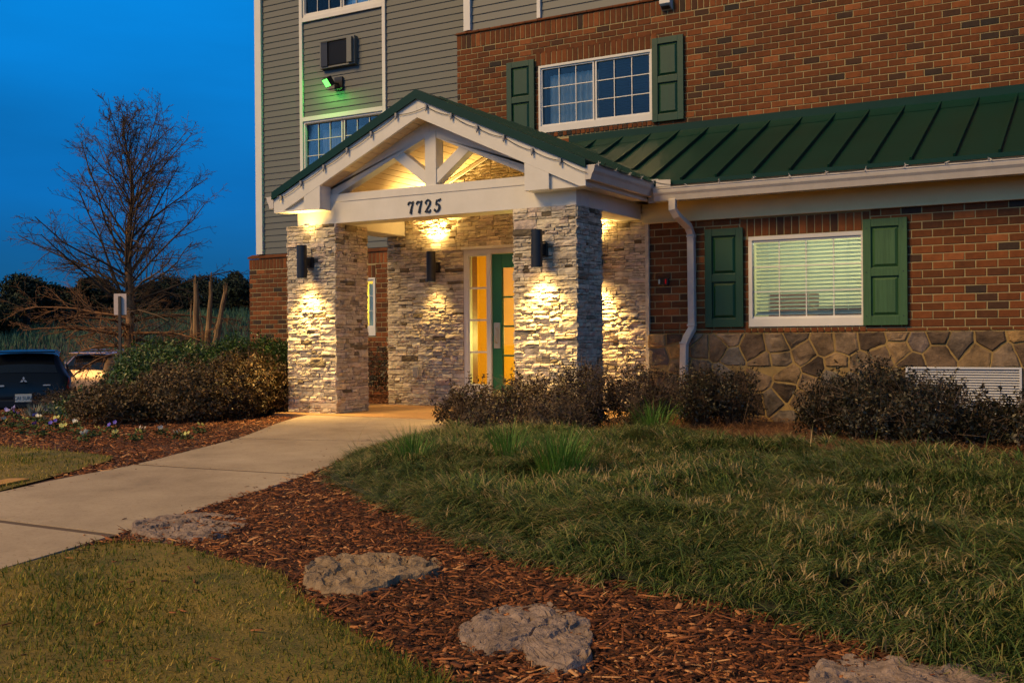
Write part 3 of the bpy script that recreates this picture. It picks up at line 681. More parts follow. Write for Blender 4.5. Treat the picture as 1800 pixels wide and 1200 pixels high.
mb = MB(); mb.prismx([(YB,5.40),(YB-.015,5.40),(YB-.12,5.47),(YB-.12,5.53),(YB-.02,5.62),(YB,5.62)], -5.52,-5.365); mb.build('hood', M['trim'], t, bevel=.004)
mb = MB(); mb.obox((-5.443,YB-.07,5.425),(1,0,0),Vector((0,.8,-.5)).normalized(),Vector((0,.5,.8)).normalized(),.06,.03,.004); mb.build('flap', M['darkplastic'], t)
t = thing('card_reader', (-4.805,11.99,1.55), 'small black card reader with a red light beside the downspout', 'card reader')
mb = MB(); mb.box(-4.87,-4.735,11.955,11.993,1.51,1.60); mb.build('housing', M['darkplastic'], t, bevel=.008)
mb = MB(); mb.box(-4.775,-4.757,11.950,11.956,1.53,1.585); mb.build('red_light', M['red_led'], t)
mb = MB(); mb.box(-4.858,-4.838,11.950,11.956,1.53,1.585); mb.build('white_light', M['white_led'], t)
t = thing('outlet_box', (-8.40,11.97,.38), 'grey weatherproof outlet cover on the stone wall by the door', 'outlet')
mb = MB(); mb.box(-8.45,-8.36,11.90,11.985,.36,.52); mb.build('cover', M['grey'], t, bevel=.015)
mb = MB(); mb.box(-8.47,-8.34,11.965,11.995,.34,.54); mb.build('back_plate', M['stone'], t, bevel=.008)

# ================================================================== portico
por = thing('portico', (-7.0,10.2,0.0), 'gabled white timber entrance porch on two square stone pillars numbered 7725', 'porch')
for px0, px1, lb in ((-9.16,-8.385,'left square pillar of pale ledgestone'), (-5.86,-5.08,'right square pillar of pale ledgestone')):
    mb = MB(); c = .012; a, b, y0, y1 = px0+c, px1-c, 10.2+c, 10.84-c
    mb.box(a,b,y0,y1,-.1,2.32); core = mb.build('pillar', M['stone_gap'], por, lb)
    mb = MB(); W = b-a; D = y1-y0
    ledgestone(mb, (a-.012,y0,0),(1,0,0),(0,-1,0),W+.024,-.06,2.32); ledgestone(mb,(b,y0-.012,0),(0,1,0),(1,0,0),D+.024,-.06,2.32)
    ledgestone(mb,(b+.012,y1,0),(-1,0,0),(0,1,0),W+.024,-.06,2.32); ledgestone(mb,(a,y1+.012,0),(0,-1,0),(-1,0,0),D+.024,-.06,2.32)
    mb.build('stone_veneer', M['stone'], core)
mb = MB(); mb.box(-8.985,-5.08,10.20,10.50,2.315,2.672); mb.box(-8.6,-5.4,10.192,10.2,2.575,2.672)
mb.box(-8.985,-8.60,10.50,11.96,2.315,2.672); mb.box(-5.40,-5.08,10.50,11.96,2.315,2.672)
mb.build('beam', M['white'], por, 'white box beam carried by the pillars', bevel=.006)
def bar(mb, p, q, w, y0, y1):
    p = Vector((p[0],0,p[1])); q = Vector((q[0],0,q[1])); d = (q-p).normalized(); n = Vector((-d.z,0,d.x))*w/2
    mb.prism([((p-n).x,(p-n).z),((q-n).x,(q-n).z),((q+n).x,(q+n).z),((p+n).x,(p+n).z)], y0, y1)
o1, o2 = .292, .472
mb = MB()
XL, XR = -8.62, -5.38
mb.prism([(XL,2.672),(XL+.26,2.672),(-6.99,3.73-o2),(-6.99,3.73-o1),(XL-.1,pz(XL-.1)-o1),(XL-.1,2.672)], 10.22, 10.36)
mb.prism([(XR-.26,2.672),(XR,2.672),(XR+.1,2.672),(XR+.1,pz(XR+.1)-o1),(-6.99,3.73-o1),(-6.99,3.73-o2)], 10.22, 10.36)
mb.build('rafter', M['white'], por, bevel=.004)
mb = MB(); mb.box(-7.05,-6.895,10.212,10.37,2.672,3.30); mb.build('king_post', M['white'], por, bevel=.004)
mb = MB()
bar(mb, (-7.015,2.745), (-7.50,3.115), .125, 10.225, 10.355); mb.build('strut', M['white'], por, bevel=.004)
mb = MB(); bar(mb, (-6.925,2.745), (-6.44,3.115), .125, 10.225, 10.355); mb.build('strut', M['white'], por, bevel=.004)
# barge boards and return boxes
zb = 2.475; oB = .085; oL = .305
mb = MB()
xl, xr = -9.185, -4.865
mb.prism([(xl,zb),(xl+.0001,zb),(-7+(3.73-oL-zb)/S*-1,zb),(-7.0,3.73-oL),(-7.0,3.73-oB),(xl,pz(xl)-oB)][1:], 9.99, 10.03)
mb.prism([(-7+(3.73-oL-zb)/S,zb),(xr,zb),(xr,pz(xr)-oB),(-7.0,3.73-oB),(-7.0,3.73-oL)], 9.99, 10.03)
mb.build('barge_board', M['white'], por, bevel=.003)
mb = MB(); mb.prism([(xl+.02,zb),(-8.445,zb),(-8.445,pz(-8.445)-.30),(xl+.02,pz(xl)-.2)], 10.031, 10.199); mb.box(xl+.012,-8.445,9.985,10.031,zb-.004,zb+.02)
mb.prism([(-8.7,zb+.02),(-8.445,zb+.02),(-8.445,pz(-8.445)-oL+.01),(-8.7,pz(-8.7)-oL+.02)], 9.992, 10.031); mb.build('cornice_return', M['white'], por, bevel=.004)
mb = MB(); mb.prism([(-5.60,zb),(xr-.02,zb),(xr-.02,pz(xr)-.2),(-5.60,pz(-5.6)-.30)], 10.031, 10.199)
mb.prism([(-5.60,zb),(-5.3,zb),(-5.3,pz(-5.3)-oL+.02),(-5.6,pz(-5.6)-oL+.01)], 9.992, 10.031); mb.build('cornice_return', M['white'], por, bevel=.004)
# ceiling planks (vaulted), wall trim, side soffits
mb = MB(); pw = .102
for sgn in (-1, 1):
    k = 0
    while k*pw < 2.1:
        a = -7+sgn*(k*pw+.004); b = -7+sgn*((k+1)*pw-.004)
        if abs(b+7) > (2.0 if sgn > 0 else 2.1): break
        q = [(a,10.035,pz(a)-.30),(b,10.035,pz(b)-.30),(b,11.99,pz(b)-.30),(a,11.99,pz(a)-.30)]
        if sgn < 0: q = q[::-1]
        mb.slab([(x_, y_, z_+.012) for x_, y_, z_ in q], .012); k += 1
mb.build('ceiling', mat('vinyl_ceiling_planks', (.62,.52,.36), .6, vary=(.57,.47,.31), vscale=2), por, 'cream vaulted plank ceiling')
mb = MB()
mb.slab([(-7,10.035,3.73-.27),(-9.1,10.035,pz(-9.1)-.27),(-9.1,11.99,pz(-9.1)-.27),(-7,11.99,3.73-.27)], .005); mb.slab([(-7,10.035,3.73-.27),(-7,11.99,3.73-.27),(-5.0,11.99,pz(-5)-.27),(-5.0,10.035,pz(-5)-.27)], .005)
mb.build('ceiling_backing', M['cream'], por)
mb = MB()
for sgn, e in ((-1,-8.7),(1,-5.3)):
    mb.prism([(-7,3.73-.318),(-7,3.73-.36),(e,pz(e)-.36),(e,pz(e)-.318)][::(-1 if sgn>0 else 1)], 11.93, 11.955)
mb.box(-5.08,-4.87,10.03,11.95,2.500,2.515); mb.box(-9.18,-8.985,10.2,11.99,2.500,2.515)
mb.build('ceiling_trim', M['white'], por)
mb = MB()
mb.slab([(-7,9.975,3.73),(xr+.01,9.975,pz(xr+.01)),(-4.76,11.62,pz(-4.76)),(-6.94,13.8,pz(-6.94)),(-7,13.8,3.73)], .03); mb.slab([(xl-.01,9.975,pz(xl)),(-7,9.975,3.73),(-7,13.79,3.73),(xl-.01,13.79,pz(xl))], .03)
rf = mb.build('roof', M['roof'], por, 'green metal gable roof')
mb = MB()
mb.prism([(xl-.012,pz(xl)-.085),(-7,3.73-.095),(-7,3.73+.012),(xl-.012,pz(xl)+.004)], 9.958, 9.985); mb.prism([(-7,3.73-.095),(xr+.012,pz(xr)-.085),(xr+.012,pz(xr)+.004),(-7,3.73+.012)], 9.958, 9.985)
mb.build('rake_trim', M['roof'], rf)
mb = MB(); mb.prism([(-7.09,3.73-.035),(-7.0,3.73+.0),(-6.91,3.73-.035),(-7.0,3.745)], 9.97, 13.75); 
for k in range(1,8):
    y = 10.05+k*.42
    for sgn in (-1,1):
        e = xl if sgn<0 else (xr if y < 11.6 else -4.76-(y-11.62)); a = Vector((-7,y,3.73)); b = Vector((e,y,pz(e)))
        if abs(e+7) > .2: mb.obox((a+b)/2+Vector((0,0,.014)), (b-a).normalized(), (0,1,0), (b-a).normalized().cross(Vector((0,1,0))), (b-a).length/2, .011, .016)
mb.build('standing_seam', M['roof'], rf)
# gutters either side
mb = MB(); mb.prism([(-4.872+a, 2.69+b) for a, b in kprof()][::-1], 9.985, 11.65); mb.build('gutter', M['gutter'], por); mb = MB(); mb.prism([(xl-.002-a, 2.68+b) for a, b in kprof()], 9.985, 12.0); mb.build('gutter', M['gutter'], por)
mb = MB(); mb.box(-4.90,-4.873,10.03,11.66,2.49,2.70); mb.build('fascia', M['gutter'], por)
# numerals
DG = {'7': [[(.0,.70,.04),(.05,.84,.12),(.18,.93,.13),(.36,.88,.13),(.52,.99,.05)], [(.51,.98,.04),(.42,.72,.09),(.32,.42,.14),(.25,.0,.21)]],
      '2': [[(.13,.70,.15),(.05,.80,.10),(.15,.95,.09),(.33,1.0,.12),(.47,.84,.15),(.40,.60,.13),(.22,.34,.10),(.02,.05,.07)], [(.0,.04,.08),(.15,.11,.14),(.32,.05,.16),(.45,.10,.12),(.5,.24,.04)]],
      '5': [[(.19,.93,.08),(.34,.89,.13),(.50,.96,.10),(.58,1.04,.03)], [(.2,.94,.06),(.12,.56,.08)], [(.12,.55,.06),(.28,.64,.10),(.43,.50,.15),(.44,.28,.16),(.30,.08,.11),(.12,.02,.08),(.03,.12,.13),(.08,.22,.14)]]}
def ribbon(mb, st, ox, oz, sx, sz, y0, y1):
    P = smooth_edge([(a, b) for a, b, c in st], 5); Wd = smooth_edge([(k, c) for k, (a, b, c) in enumerate(st)], 5)
    P = [Vector((ox+a*sx, 0, oz+b*sz)) for a, b in P]; n = len(P); L = []; Rr = []
    for k in range(n):
        d = (P[min(k+1,n-1)]-P[max(k-1,0)]).normalized(); nn = Vector((-d.z,0,d.x))*Wd[k][1]*sz/2; L.append(P[k]+nn); Rr.append(P[k]-nn)
    for k in range(n-1):
        q = [(L[k].x,L[k].z),(Rr[k].x,Rr[k].z),(Rr[k+1].x,Rr[k+1].z),(L[k+1].x,L[k+1].z)]; mb.prism(q, y0-k*1e-5, y1)
for k, ch in enumerate('7725'):
    mb = MB()
    for m_, st in enumerate(DG[ch]): ribbon(mb, st, -7.283+k*.121+(.012 if k == 3 else 0), 2.358, .155, .145, 10.186-m_*.0003, 10.205)
    mb.build('numeral', M['darkplastic'], por)
# string of small lights clipped to the barge boards and the gutters
sl = thing('string_lights', (-7.0,9.95,3.4), 'string of unlit small bulbs clipped along the porch gable', 'string lights')
def sag(p, q, s, n=7): p, q = Vector(p), Vector(q); return [p.lerp(q, k/n)+Vector((0,0,-s*4*(k/n)*(1-k/n))) for k in range(n+1)]
xs = [-9.05,-8.72,-8.36,-8.0,-7.64,-7.28,-6.86,-6.52,-6.18,-5.84,-5.49,-5.15]; pts = []
cl = [(x, 9.975, pz(x)-.125-.012*math.sin(x*9)) for x in xs]
for a, b in zip(cl[:-1], cl[1:]): pts += sag(a, b, .022)
pts += sag(cl[-1], (-4.84,9.97,pz(-4.84)-.13), .015)
mb = MB(); mb.tube(pts, .0035, 5); mb.build('wire', M['darkplastic'], sl)
for x_, y_, z_ in cl:
    mb = MB(); mb.cyl((x_, y_-.012, z_-.045), .012, .03, 8); mb.box(x_-.012,x_+.012,y_-.02,y_+.012,z_-.018,z_+.02); mb.tube([(x_,y_-.012,z_-.045),(x_,y_-.012,z_-.062)], [.009,.002], 8); mb.build('bulb', M['grey'], sl)
sg = thing('string_lights', (-4.5,11.5,2.66), 'string of unlit bulbs clipped along the wing gutter', 'string lights')
cl = [(-4.745, y, 2.70) for y in (10.05,10.5,10.85,11.2,11.55)] + [(x, 11.54, 2.64) for x in np.arange(-4.35, 3.9, .40)]
pts = []
for a, b in zip(cl[:-1], cl[1:]): pts += sag(a, b, .018, 5)
mb = MB(); mb.tube(pts, .003, 5); mb.build('wire', M['darkplastic'], sg)
for x_, y_, z_ in cl:
    mb = MB()
    for q in range(5): d = Vector((uni(-1,1),uni(-1,.3),uni(-1,1))).normalized()*.03; mb.tube([(x_,y_,z_), Vector((x_,y_,z_))+d], [.006,.003], 5)
    mb.build('bulb', M['gutter'], sg)

# ================================================================== wall sconces
def sconce_parts(t):
    mb = MB(); r = .062; n = 28; z0, z1 = -.2, .205; rr = [(r,z0),(r,z1),(r-.006,z1),(r-.006,z0)]
    vs = [(q*math.cos(2*math.pi*k/n), -.15+q*math.sin(2*math.pi*k/n), z) for k in range(n) for q, z in rr]
    fs = [(k*4+i, ((k+1)%n)*4+i, ((k+1)%n)*4+(i+1)%4, k*4+(i+1)%4) for k in range(n) for i in range(4)]
    mb.add(vs, fs); mb.build('lamp_body', M['black'], t, origin=(0,0,0))
    mb = MB(); mb.box(-.035,.035,-.095,-.02,-.05,.05); mb.build('bracket', M['black'], t, origin=(0,0,0))
    mb = MB(); mb.box(-.055,.055,-.022,.012,-.07,.07); mb.build('wall_plate', M['black'], t, origin=(0,0,0), bevel=.003)
    for z in (-.188, .19): mb = MB(); mb.cyl((0,-.15,z), r-.007, .004, 24); mb.build('lens', M['lamp'], t, origin=(0,0,0))
def sconce(loc, label, up, down, first=[None]):
    if first[0] is None:
        t = empty('wall_lamp', loc, label, 'wall lamp', 'black cylinder wall lamps of the porch'); sconce_parts(t); first[0] = t
    else:
        t = copy_tree(first[0]); t.location = loc; t['label'] = label
    return t, up, down
warm = (1.0,.60,.17); lamps = []
lamps.append(sconce((-8.77,10.18,1.85), 'black cylinder wall lamp on the front of the left stone pillar', 60, 150))
lamps.append(sconce((-5.475,10.18,1.85), 'black cylinder wall lamp on the front of the right stone pillar', .0, 180))
lamps.append(sconce((-8.08,11.98,1.86), 'black cylinder wall lamp on the stone wall left of the door', 330, 30))
lamps.append(sconce((-5.66,11.98,1.83), 'black cylinder wall lamp on the back wall half hidden by the right pillar', 260, 170))
bpy.context.view_layer.update()
for t, up, down in lamps:
    for e, z, rx in ((up,.2,math.pi),(down,-.2,0)):
        for cone, k, bl in ((104,1.7,1.0),(170,.05,.6)):
            if e:
                l = bpy.data.lights.new('lamp_light', 'SPOT'); l.energy = e*k; l.color = warm; l.shadow_soft_size = .03; l.spot_size = rad(cone); l.spot_blend = bl
                o = bpy.data.objects.new('lamp_light', l); COL.objects.link(o); o.parent = t; o.location = (0,-.15,z); o.rotation_euler = (rx,0,0)
# ================================================================== vegetation helpers
def blades(P, L, Wd, az, lean, curl, S=4, flat=None):
    """arching grass blades: P base (n,3); az heading; lean start angle from vertical; curl added bend"""
    n = len(P); V = np.zeros((n, S*2+1+1, 3), np.float32); a = lean.copy(); p = P.copy(); d = np.stack([np.cos(az), np.sin(az)], 1)
    side = np.stack([-np.sin(az), np.cos(az)], 1); seg = L/S
    for k in range(S+1):
        wk = Wd*(1-(k/S)**1.8)*.5
        if k < S:
            V[:,2*k,:2] = p[:,:2]-side*wk[:,None]; V[:,2*k,2] = p[:,2]; V[:,2*k+1,:2] = p[:,:2]+side*wk[:,None]; V[:,2*k+1,2] = p[:,2]
        else:
            V[:,2*k,:] = p; V[:,2*k+1,:] = p; V[:,2*k+1,:2] += side*.0003
        p = p + np.concatenate([d*(np.sin(a)*seg)[:,None], (np.cos(a)*seg)[:,None]], 1); a = a + curl/S
    b = (np.arange(n)*(2*S+2))[:,None,None]; q = np.array([[2*k,2*k+1,2*k+3,2*k+2] for k in range(S)])[None]
    return V.reshape(-1,3), (b+q).reshape(-1,4)
def scatter(poly, n):
    a = np.array(poly); lo, hi = a.min(0), a.max(0); out = []
    tot = 0
    while tot < n:
        P = RNG.uniform(lo, hi, (n*2, 2)); P = P[in_poly(P, poly)]; out.append(P); tot += len(P)
        if not len(P): break
    return np.concatenate(out)[:n]
def in_view(P, m=60):
    d = P[:,0]*FW.x+P[:,1]*FW.y; l = P[:,0]*R.x+P[:,1]*R.y; px = 900+F_*l/np.maximum(d,.01)
    return (d > .8) & (px > -m-150) & (px < 1950+m)
def thin(P, near=3.0, k=1.3):            # fewer pieces farther away
    d = np.hypot(P[:,0], P[:,1]); keep = RNG.random(len(P)) < np.minimum(1, (near/np.maximum(d,.1))**k); return P[keep]
def vnoise(P, s, seed=0.):
    x = P[:,0]*s+seed; y = P[:,1]*s-seed
    return .5+.25*(np.sin(x*1.3+1.7*np.sin(y*.9+seed))+np.sin(y*1.7+1.3*np.sin(x*1.1)))
def dist_edge(P, line):
    A = np.array(line); d = np.full(len(P), 9e9)
    for a, b in zip(A[:-1], A[1:]):
        ab = b-a; t = np.clip(((P-a)@ab)/(ab@ab+1e-12), 0, 1); d = np.minimum(d, np.hypot(*(P-(a+t[:,None]*ab)).T))
    return d
def chips(P, L, W, H, az, tilt, z):
    n = len(P); c = np.array([[-1,-.6,0],[1,-.9,0],[.8,.8,0],[-.9,1,0],[-.9,-.5,1],[.9,-.8,1],[.7,.7,1],[-.8,.9,1]], float)[None].repeat(n,0)
    c = c + RNG.normal(0,.12,c.shape); c[:,:,0] *= L[:,None]/2; c[:,:,1] *= W[:,None]/2; c[:,:,2] *= H[:,None]
    c[:,:,2] += c[:,:,0]*tilt[:,None]; ca, sa = np.cos(az)[:,None], np.sin(az)[:,None]
    x = c[:,:,0]*ca-c[:,:,1]*sa; y = c[:,:,0]*sa+c[:,:,1]*ca
    V = np.stack([x+P[:,0:1], y+P[:,1:2], c[:,:,2]+z[:,None]], -1)
    q = np.array([[4,5,6,7],[0,1,5,4],[1,2,6,5],[2,3,7,6],[3,0,4,7]])[None]; b = (np.arange(n)*8)[:,None,None]
    return V.reshape(-1,3), (b+q).reshape(-1,4)
def segs(A, B, ra, rb, n=3):
    A = np.asarray(A, float); B = np.asarray(B, float); ra = np.asarray(ra, float); rb = np.asarray(rb, float)
    d = B-A; d /= np.linalg.norm(d, axis=1, keepdims=True)+1e-9
    h = np.where(np.abs(d[:,2:3]) < .9, np.array([[0,0,1.]]), np.array([[1.,0,0]])); u = np.cross(d, h); u /= np.linalg.norm(u, axis=1, keepdims=True)+1e-9; w = np.cross(d, u)
    rings = []
    for Pn, r in ((A, ra), (B, rb)):
        for k in range(n):
            a = 2*math.pi*k/n; rings.append(Pn+(u*math.cos(a)+w*math.sin(a))*r[:,None])
    V = np.stack(rings, 1); m = len(A); q = np.array([[k,(k+1)%n,n+(k+1)%n,n+k] for k in range(n)])[None]; b = (np.arange(m)*2*n)[:,None,None]
    return V.reshape(-1,3), (b+q).reshape(-1,4)
def leaves(P, N, L, W, droop=.3):
    """folded leaf quads at P, facing roughly N"""
    n = len(P); N = N/(np.linalg.norm(N,axis=1,keepdims=True)+1e-9); t = RNG.normal(size=(n,3)); t -= N*(t*N).sum(1,keepdims=True); t /= np.linalg.norm(t,axis=1,keepdims=True)+1e-9; s = np.cross(N, t)
    a = P; b = P+t*(L*.45)[:,None]+s*(W*.5)[:,None]+N*(L*.06)[:,None]; c = P+t*L[:,None]-N*(L*droop)[:,None]*.5; d = P+t*(L*.45)[:,None]-s*(W*.5)[:,None]+N*(L*.06)[:,None]
    V = np.stack([a,b,c,d],1).reshape(-1,3); F = (np.arange(n)*4)[:,None]+np.array([[0,1,2,3]]); return V, F

# ---- bark mulch
M['mulch'] = island_mat('bark_mulch', [(0,(.035,.014,.007)),(.3,(.10,.034,.014)),(.6,(.18,.063,.025)),(.85,(.33,.12,.042)),(.96,(.48,.21,.08)),(1,(.60,.32,.14))], .85, 30, .35, .003, 150, patch=(1.3,.5))
bedpoly = lawn_edge + [(3,-4)] and ([p for p in walkR if 3.3 < p[1] < 8.9] + lawn_edge[2:] + [(3.2,.6),(3.3,3.2)] + [(x+.0,y+.9) for x,y in liri[::-1]])
P = scatter(bedpoly, 85000); P = P[in_view(P)]; P = thin(P, 3.4, 1.3)
n = len(P); P = P+RNG.normal(0,.012,P.shape); d = np.hypot(P[:,0],P[:,1]); big = RNG.random(n) < .35; L = np.where(big, np.exp(RNG.normal(-3.0,.40,n)), np.exp(RNG.normal(-4.0,.45,n))).clip(.008,.17); W = np.where(big, L*RNG.uniform(.04,.14,n), L*RNG.uniform(.15,.5,n))
V, Fc = chips(P, L, np.maximum(W,.0028), RNG.uniform(.0015,.005,n), RNG.vonmises(.45, .9, n), RNG.normal(0,.22,n), gh(P[:,0],P[:,1])-.006+RNG.random(n)*.018)
tag(raw_mesh('bark_mulch', V, Fc, M['mulch']), 'reddish shredded bark mulch between lawn and grassy bed', 'mulch', None, 'stuff')
bed2 = [p for p in walkL if p[1] > 4.6][::-1][:0] + lawn2_edge + [(-15,8),(-14.6,14.9),(-9.2,14.9),(-9.2,11.2),(-9.0,10.9)] + [p for p in walkL if 4.8 < p[1] < 10.8]
P = scatter(bed2, 30000); P = P[in_view(P)]; n = len(P); L = np.exp(RNG.normal(-3.3,.45,n)).clip(.015,.12)
V, Fc = chips(P, L, np.maximum(L*.2,.006), RNG.uniform(.003,.008,n), RNG.uniform(0,6.3,n), RNG.normal(0,.22,n), gh(P[:,0],P[:,1])-.008+RNG.random(n)*.02)
tag(raw_mesh('bark_mulch', V, Fc, M['mulch']), 'dark bark mulch of the flower bed left of the path', 'mulch', None, 'stuff')
# ---- pine straw along the wing
M['straw'] = island_mat('pine_straw', [(0,(.05,.022,.01)),(.5,(.15,.065,.025)),(.9,(.30,.15,.06)),(1,(.42,.24,.11))], .8, 20, .2, 0)
strawpoly = [(-5.0,11.9),(-5.0,10.0),(-5.6,9.9),(-5.4,8.7),(-4.4,8.5),(-2.8,7.8),(-1.4,7.2),(0,7.4),(2.2,8),(2.2,11.9)]
P = scatter(strawpoly, 60000); n = len(P)
V, Fc = blades(np.c_[P, gh(P[:,0],P[:,1])+RNG.random(n)*.045], RNG.uniform(.06,.16,n), RNG.uniform(.002,.004,n), RNG.uniform(0,6.3,n), RNG.uniform(1.1,1.6,n), RNG.uniform(0,.5,n), 3)
tag(raw_mesh('pine_straw', V, Fc, M['straw']), 'brown pine straw under the shrubs along the wall', 'pine straw', None, 'stuff')
# ---- lawns
M['grass'] = island_mat('lawn_grass', [(0,(.03,.07,.008)),(.3,(.09,.14,.014)),(.6,(.22,.21,.022)),(.8,(.36,.27,.045)),(1,(.52,.36,.10))], .7, 3, .35, 0, patch=(1.7,1.7), trans=.25)
for poly, edge, N, nm in ((lawn_poly, lawn_edge, 560000, 'short worn winter grass of the foreground lawn'), (lawn2_poly, lawn2_edge, 700000, 'short grass of the lawn left of the path')):
    P = scatter(poly, N); P = P[in_view(P)]; P = thin(P, 2.6, 1.1); e = dist_edge(P, edge); keep = RNG.random(len(P)) < .30+.8*vnoise(P, 3.1, .4)*.9+(e<.08)*.3; P = P[keep]; e = e[keep]; n = len(P); P = P+RNG.normal(0,.018,P.shape)
    L = RNG.uniform(.012,.034,n)*(.7+.7*vnoise(P,2.3,1.))*(1+(e<.07)*.5)
    V, Fc = blades(np.c_[P, gh(P[:,0],P[:,1])], L, RNG.uniform(.0028,.005,n)*(1+np.hypot(P[:,0],P[:,1])*.06), RNG.uniform(0,6.3,n), RNG.uniform(.2,1.15,n), RNG.uniform(0,.8,n), 2)
    tag(raw_mesh('lawn_grass', V, Fc, M['grass']), nm, 'lawn', None, 'stuff')
P = scatter(lawn_poly, 420); P = P[in_view(P)]; n = len(P); L = np.exp(RNG.normal(-3.5,.45,n)).clip(.012,.09)
V, Fc = chips(P, L, L*.16, RNG.uniform(.002,.005,n), RNG.uniform(0,6.3,n), RNG.normal(0,.1,n), gh(P[:,0],P[:,1])+.012)
tag(raw_mesh('bark_chips', V, Fc, M['mulch']), 'loose bark chips strewn on the foreground lawn', 'mulch', None, 'stuff')
# stray chips carried on to the path edges
Pw = np.array([p for p in walkR if 0 < p[1] < 9] + [p for p in walkL if 3 < p[1] < 10]); ii = RNG.integers(0, len(Pw), 260); P = Pw[ii]+RNG.normal(0,.13,(260,2))
P = P[in_poly(P, [p for p in walkR]+[p for p in walkL][::-1])]; n = len(P); L = np.exp(RNG.normal(-4.1,.5,n)).clip(.006,.05)
V, Fc = chips(P, L, L*.3, RNG.uniform(.001,.003,n), RNG.uniform(0,6.3,n), RNG.normal(0,.05,n), gh(P[:,0],P[:,1])+.005+.045*sm(7.4,9.6,P[:,1]))
tag(raw_mesh('bark_chips', V, Fc, M['mulch']), 'small bark chips strayed on to the path edges', 'mulch', None, 'stuff')
# ---- liriope mass
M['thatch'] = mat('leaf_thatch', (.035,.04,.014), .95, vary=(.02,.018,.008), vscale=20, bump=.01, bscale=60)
M['liriope'] = island_mat('liriope_leaf', [(0,(.012,.032,.008)),(.3,(.048,.10,.022)),(.6,(.12,.185,.04)),(.78,(.24,.27,.07)),(.90,(.34,.27,.11)),(1,(.52,.38,.19))], .5, 4, .25, 0, patch=(2.3,.75), trans=.2, spec=.4)
def clumped(P, n_per, spread):
    q = np.repeat(P, n_per, 0); return q + RNG.normal(0, spread, q.shape)
C = scatter(liri_poly, 15000); C = C[in_view(C, 200)]; C = thin(C, 5.0, .8)
gridc = {}; keepc = []                     # clumps keep their distance from each other
for k, c in enumerate(C):
    g = (int(c[0]/.085), int(c[1]/.085))
    if g in gridc: continue
    gridc[g] = 1; keepc.append(k)
C = C[keepc]; npc = 46; nC = len(C)
hump = lambda P: .01*np.clip(dist_edge(P, liri)/.35,0,1) + (.085*vnoise(P, 4.2, .7)**1.5+.035*vnoise(P, 9.1, 2.2))*np.clip(dist_edge(P, liri)/.35,0,1)
hc = (.70+.6*vnoise(C, 2.6, .3))*RNG.uniform(.75,1.2,nC); off = RNG.normal(0, .026, (nC*npc, 2)); P = np.repeat(C, npc, 0)+off; n = len(P); hcr = np.repeat(hc, npc)
radial = np.arctan2(off[:,1], off[:,0])+RNG.normal(0,.45,n); e = dist_edge(P, liri)
flow = np.repeat(3.5+1.5*(vnoise(C, 1.6, 2.)-.5)*2 + RNG.normal(0,.35,nC), npc); wgt = RNG.random(n)
az = np.where(wgt < .28, radial, flow+RNG.normal(0,.40,n)); edge_ = (e < .30) & (RNG.random(n) < .6); az = np.where(edge_, np.arctan2(P[:,1]-7.2, P[:,0]+1.6)+RNG.normal(0,.5,n), az)
V, Fc = blades(np.c_[P, gh(P[:,0],P[:,1])+hump(P)-.01], RNG.uniform(.11,.20,n)*hcr, RNG.uniform(.0042,.0068,n), az, RNG.uniform(.45,1.1,n), np.where(RNG.random(n) < .05, RNG.uniform(.2,.8,n), RNG.uniform(1.3,2.1,n)), 6)
tag(raw_mesh('liriope', V, Fc, M['liriope']), 'dense arching liriope covering the front bed', 'ground cover', None, 'stuff')
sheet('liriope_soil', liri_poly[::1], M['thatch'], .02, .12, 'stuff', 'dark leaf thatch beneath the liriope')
# dark ground under it follows the mound so no bark shows through
C2 = scatter(liri_poly, 26000); C2 = C2[in_view(C2,100)]; n = len(C2)
M['tan'] = island_mat('cut_straw_tips', [(0,(.20,.15,.06)),(.5,(.34,.25,.11)),(1,(.46,.35,.18))], .8, 10, .2, 0)
T0 = scatter(liri_poly, 1700); T0 = T0[(vnoise(T0, 1.3, 3.3) > .50)]; T0 = T0[in_view(T0)]; e = dist_edge(T0, liri); T0 = T0[(e > .15) & (e < 2.2)]
P = clumped(T0, 9, .022); n = len(P)
V, Fc = blades(np.c_[P, gh(P[:,0],P[:,1])+hump(P)+.045], RNG.uniform(.02,.06,n), RNG.uniform(.003,.006,n), RNG.uniform(0,6.3,n), RNG.uniform(0,1.25,n), RNG.uniform(0,.6,n), 2)
tag(raw_mesh('dry_grass_tips', V, Fc, M['tan']), 'tan cut leaf tips scattered through the liriope', 'ground cover', None, 'stuff')
# ---- brighter single clumps standing in the mass
M['clump'] = island_mat('green_clump_leaf', [(0,(.04,.12,.015)),(.5,(.09,.22,.03)),(1,(.16,.32,.06))], .5, 4, .2, 0, trans=.25)
def pxg(px, py, z=-.06):                   # where a view direction meets the ground plane
    d = F2 + RC*(px-900)/F_ - UC*(py-600)/F_; k = (z-CZ)/d.z; return (d.x*k, d.y*k)
def clump(px, py, h, nb, label, sp=.06):
    x, y = pxg(px, py); P = np.array([[x,y]])+RNG.normal(0, sp, (nb,2)); n = nb; z = ghf(x,y)+.05
    az = np.arctan2(P[:,1]-y, P[:,0]-x)+RNG.normal(0,.4,n); r = np.hypot(P[:,0]-x, P[:,1]-y)/sp
    V, Fc = blades(np.c_[P-[x,y], np.zeros(n)], RNG.uniform(.75,1.1,n)*h, RNG.uniform(.004,.006,n), az, np.clip(r*.22,.02,.7), RNG.uniform(.3,1.2,n), 5)
    tag(raw_mesh('grass_clump', V, Fc, M['clump'], loc=(x,y,z)), label, 'grass clump', 'bright green clumps in the liriope')
clump(985, 860, .34, 300, 'largest bright green grass clump standing up in the liriope bed', .085)
clump(893, 832, .32, 130, 'bright green grass clump just left of the largest one')
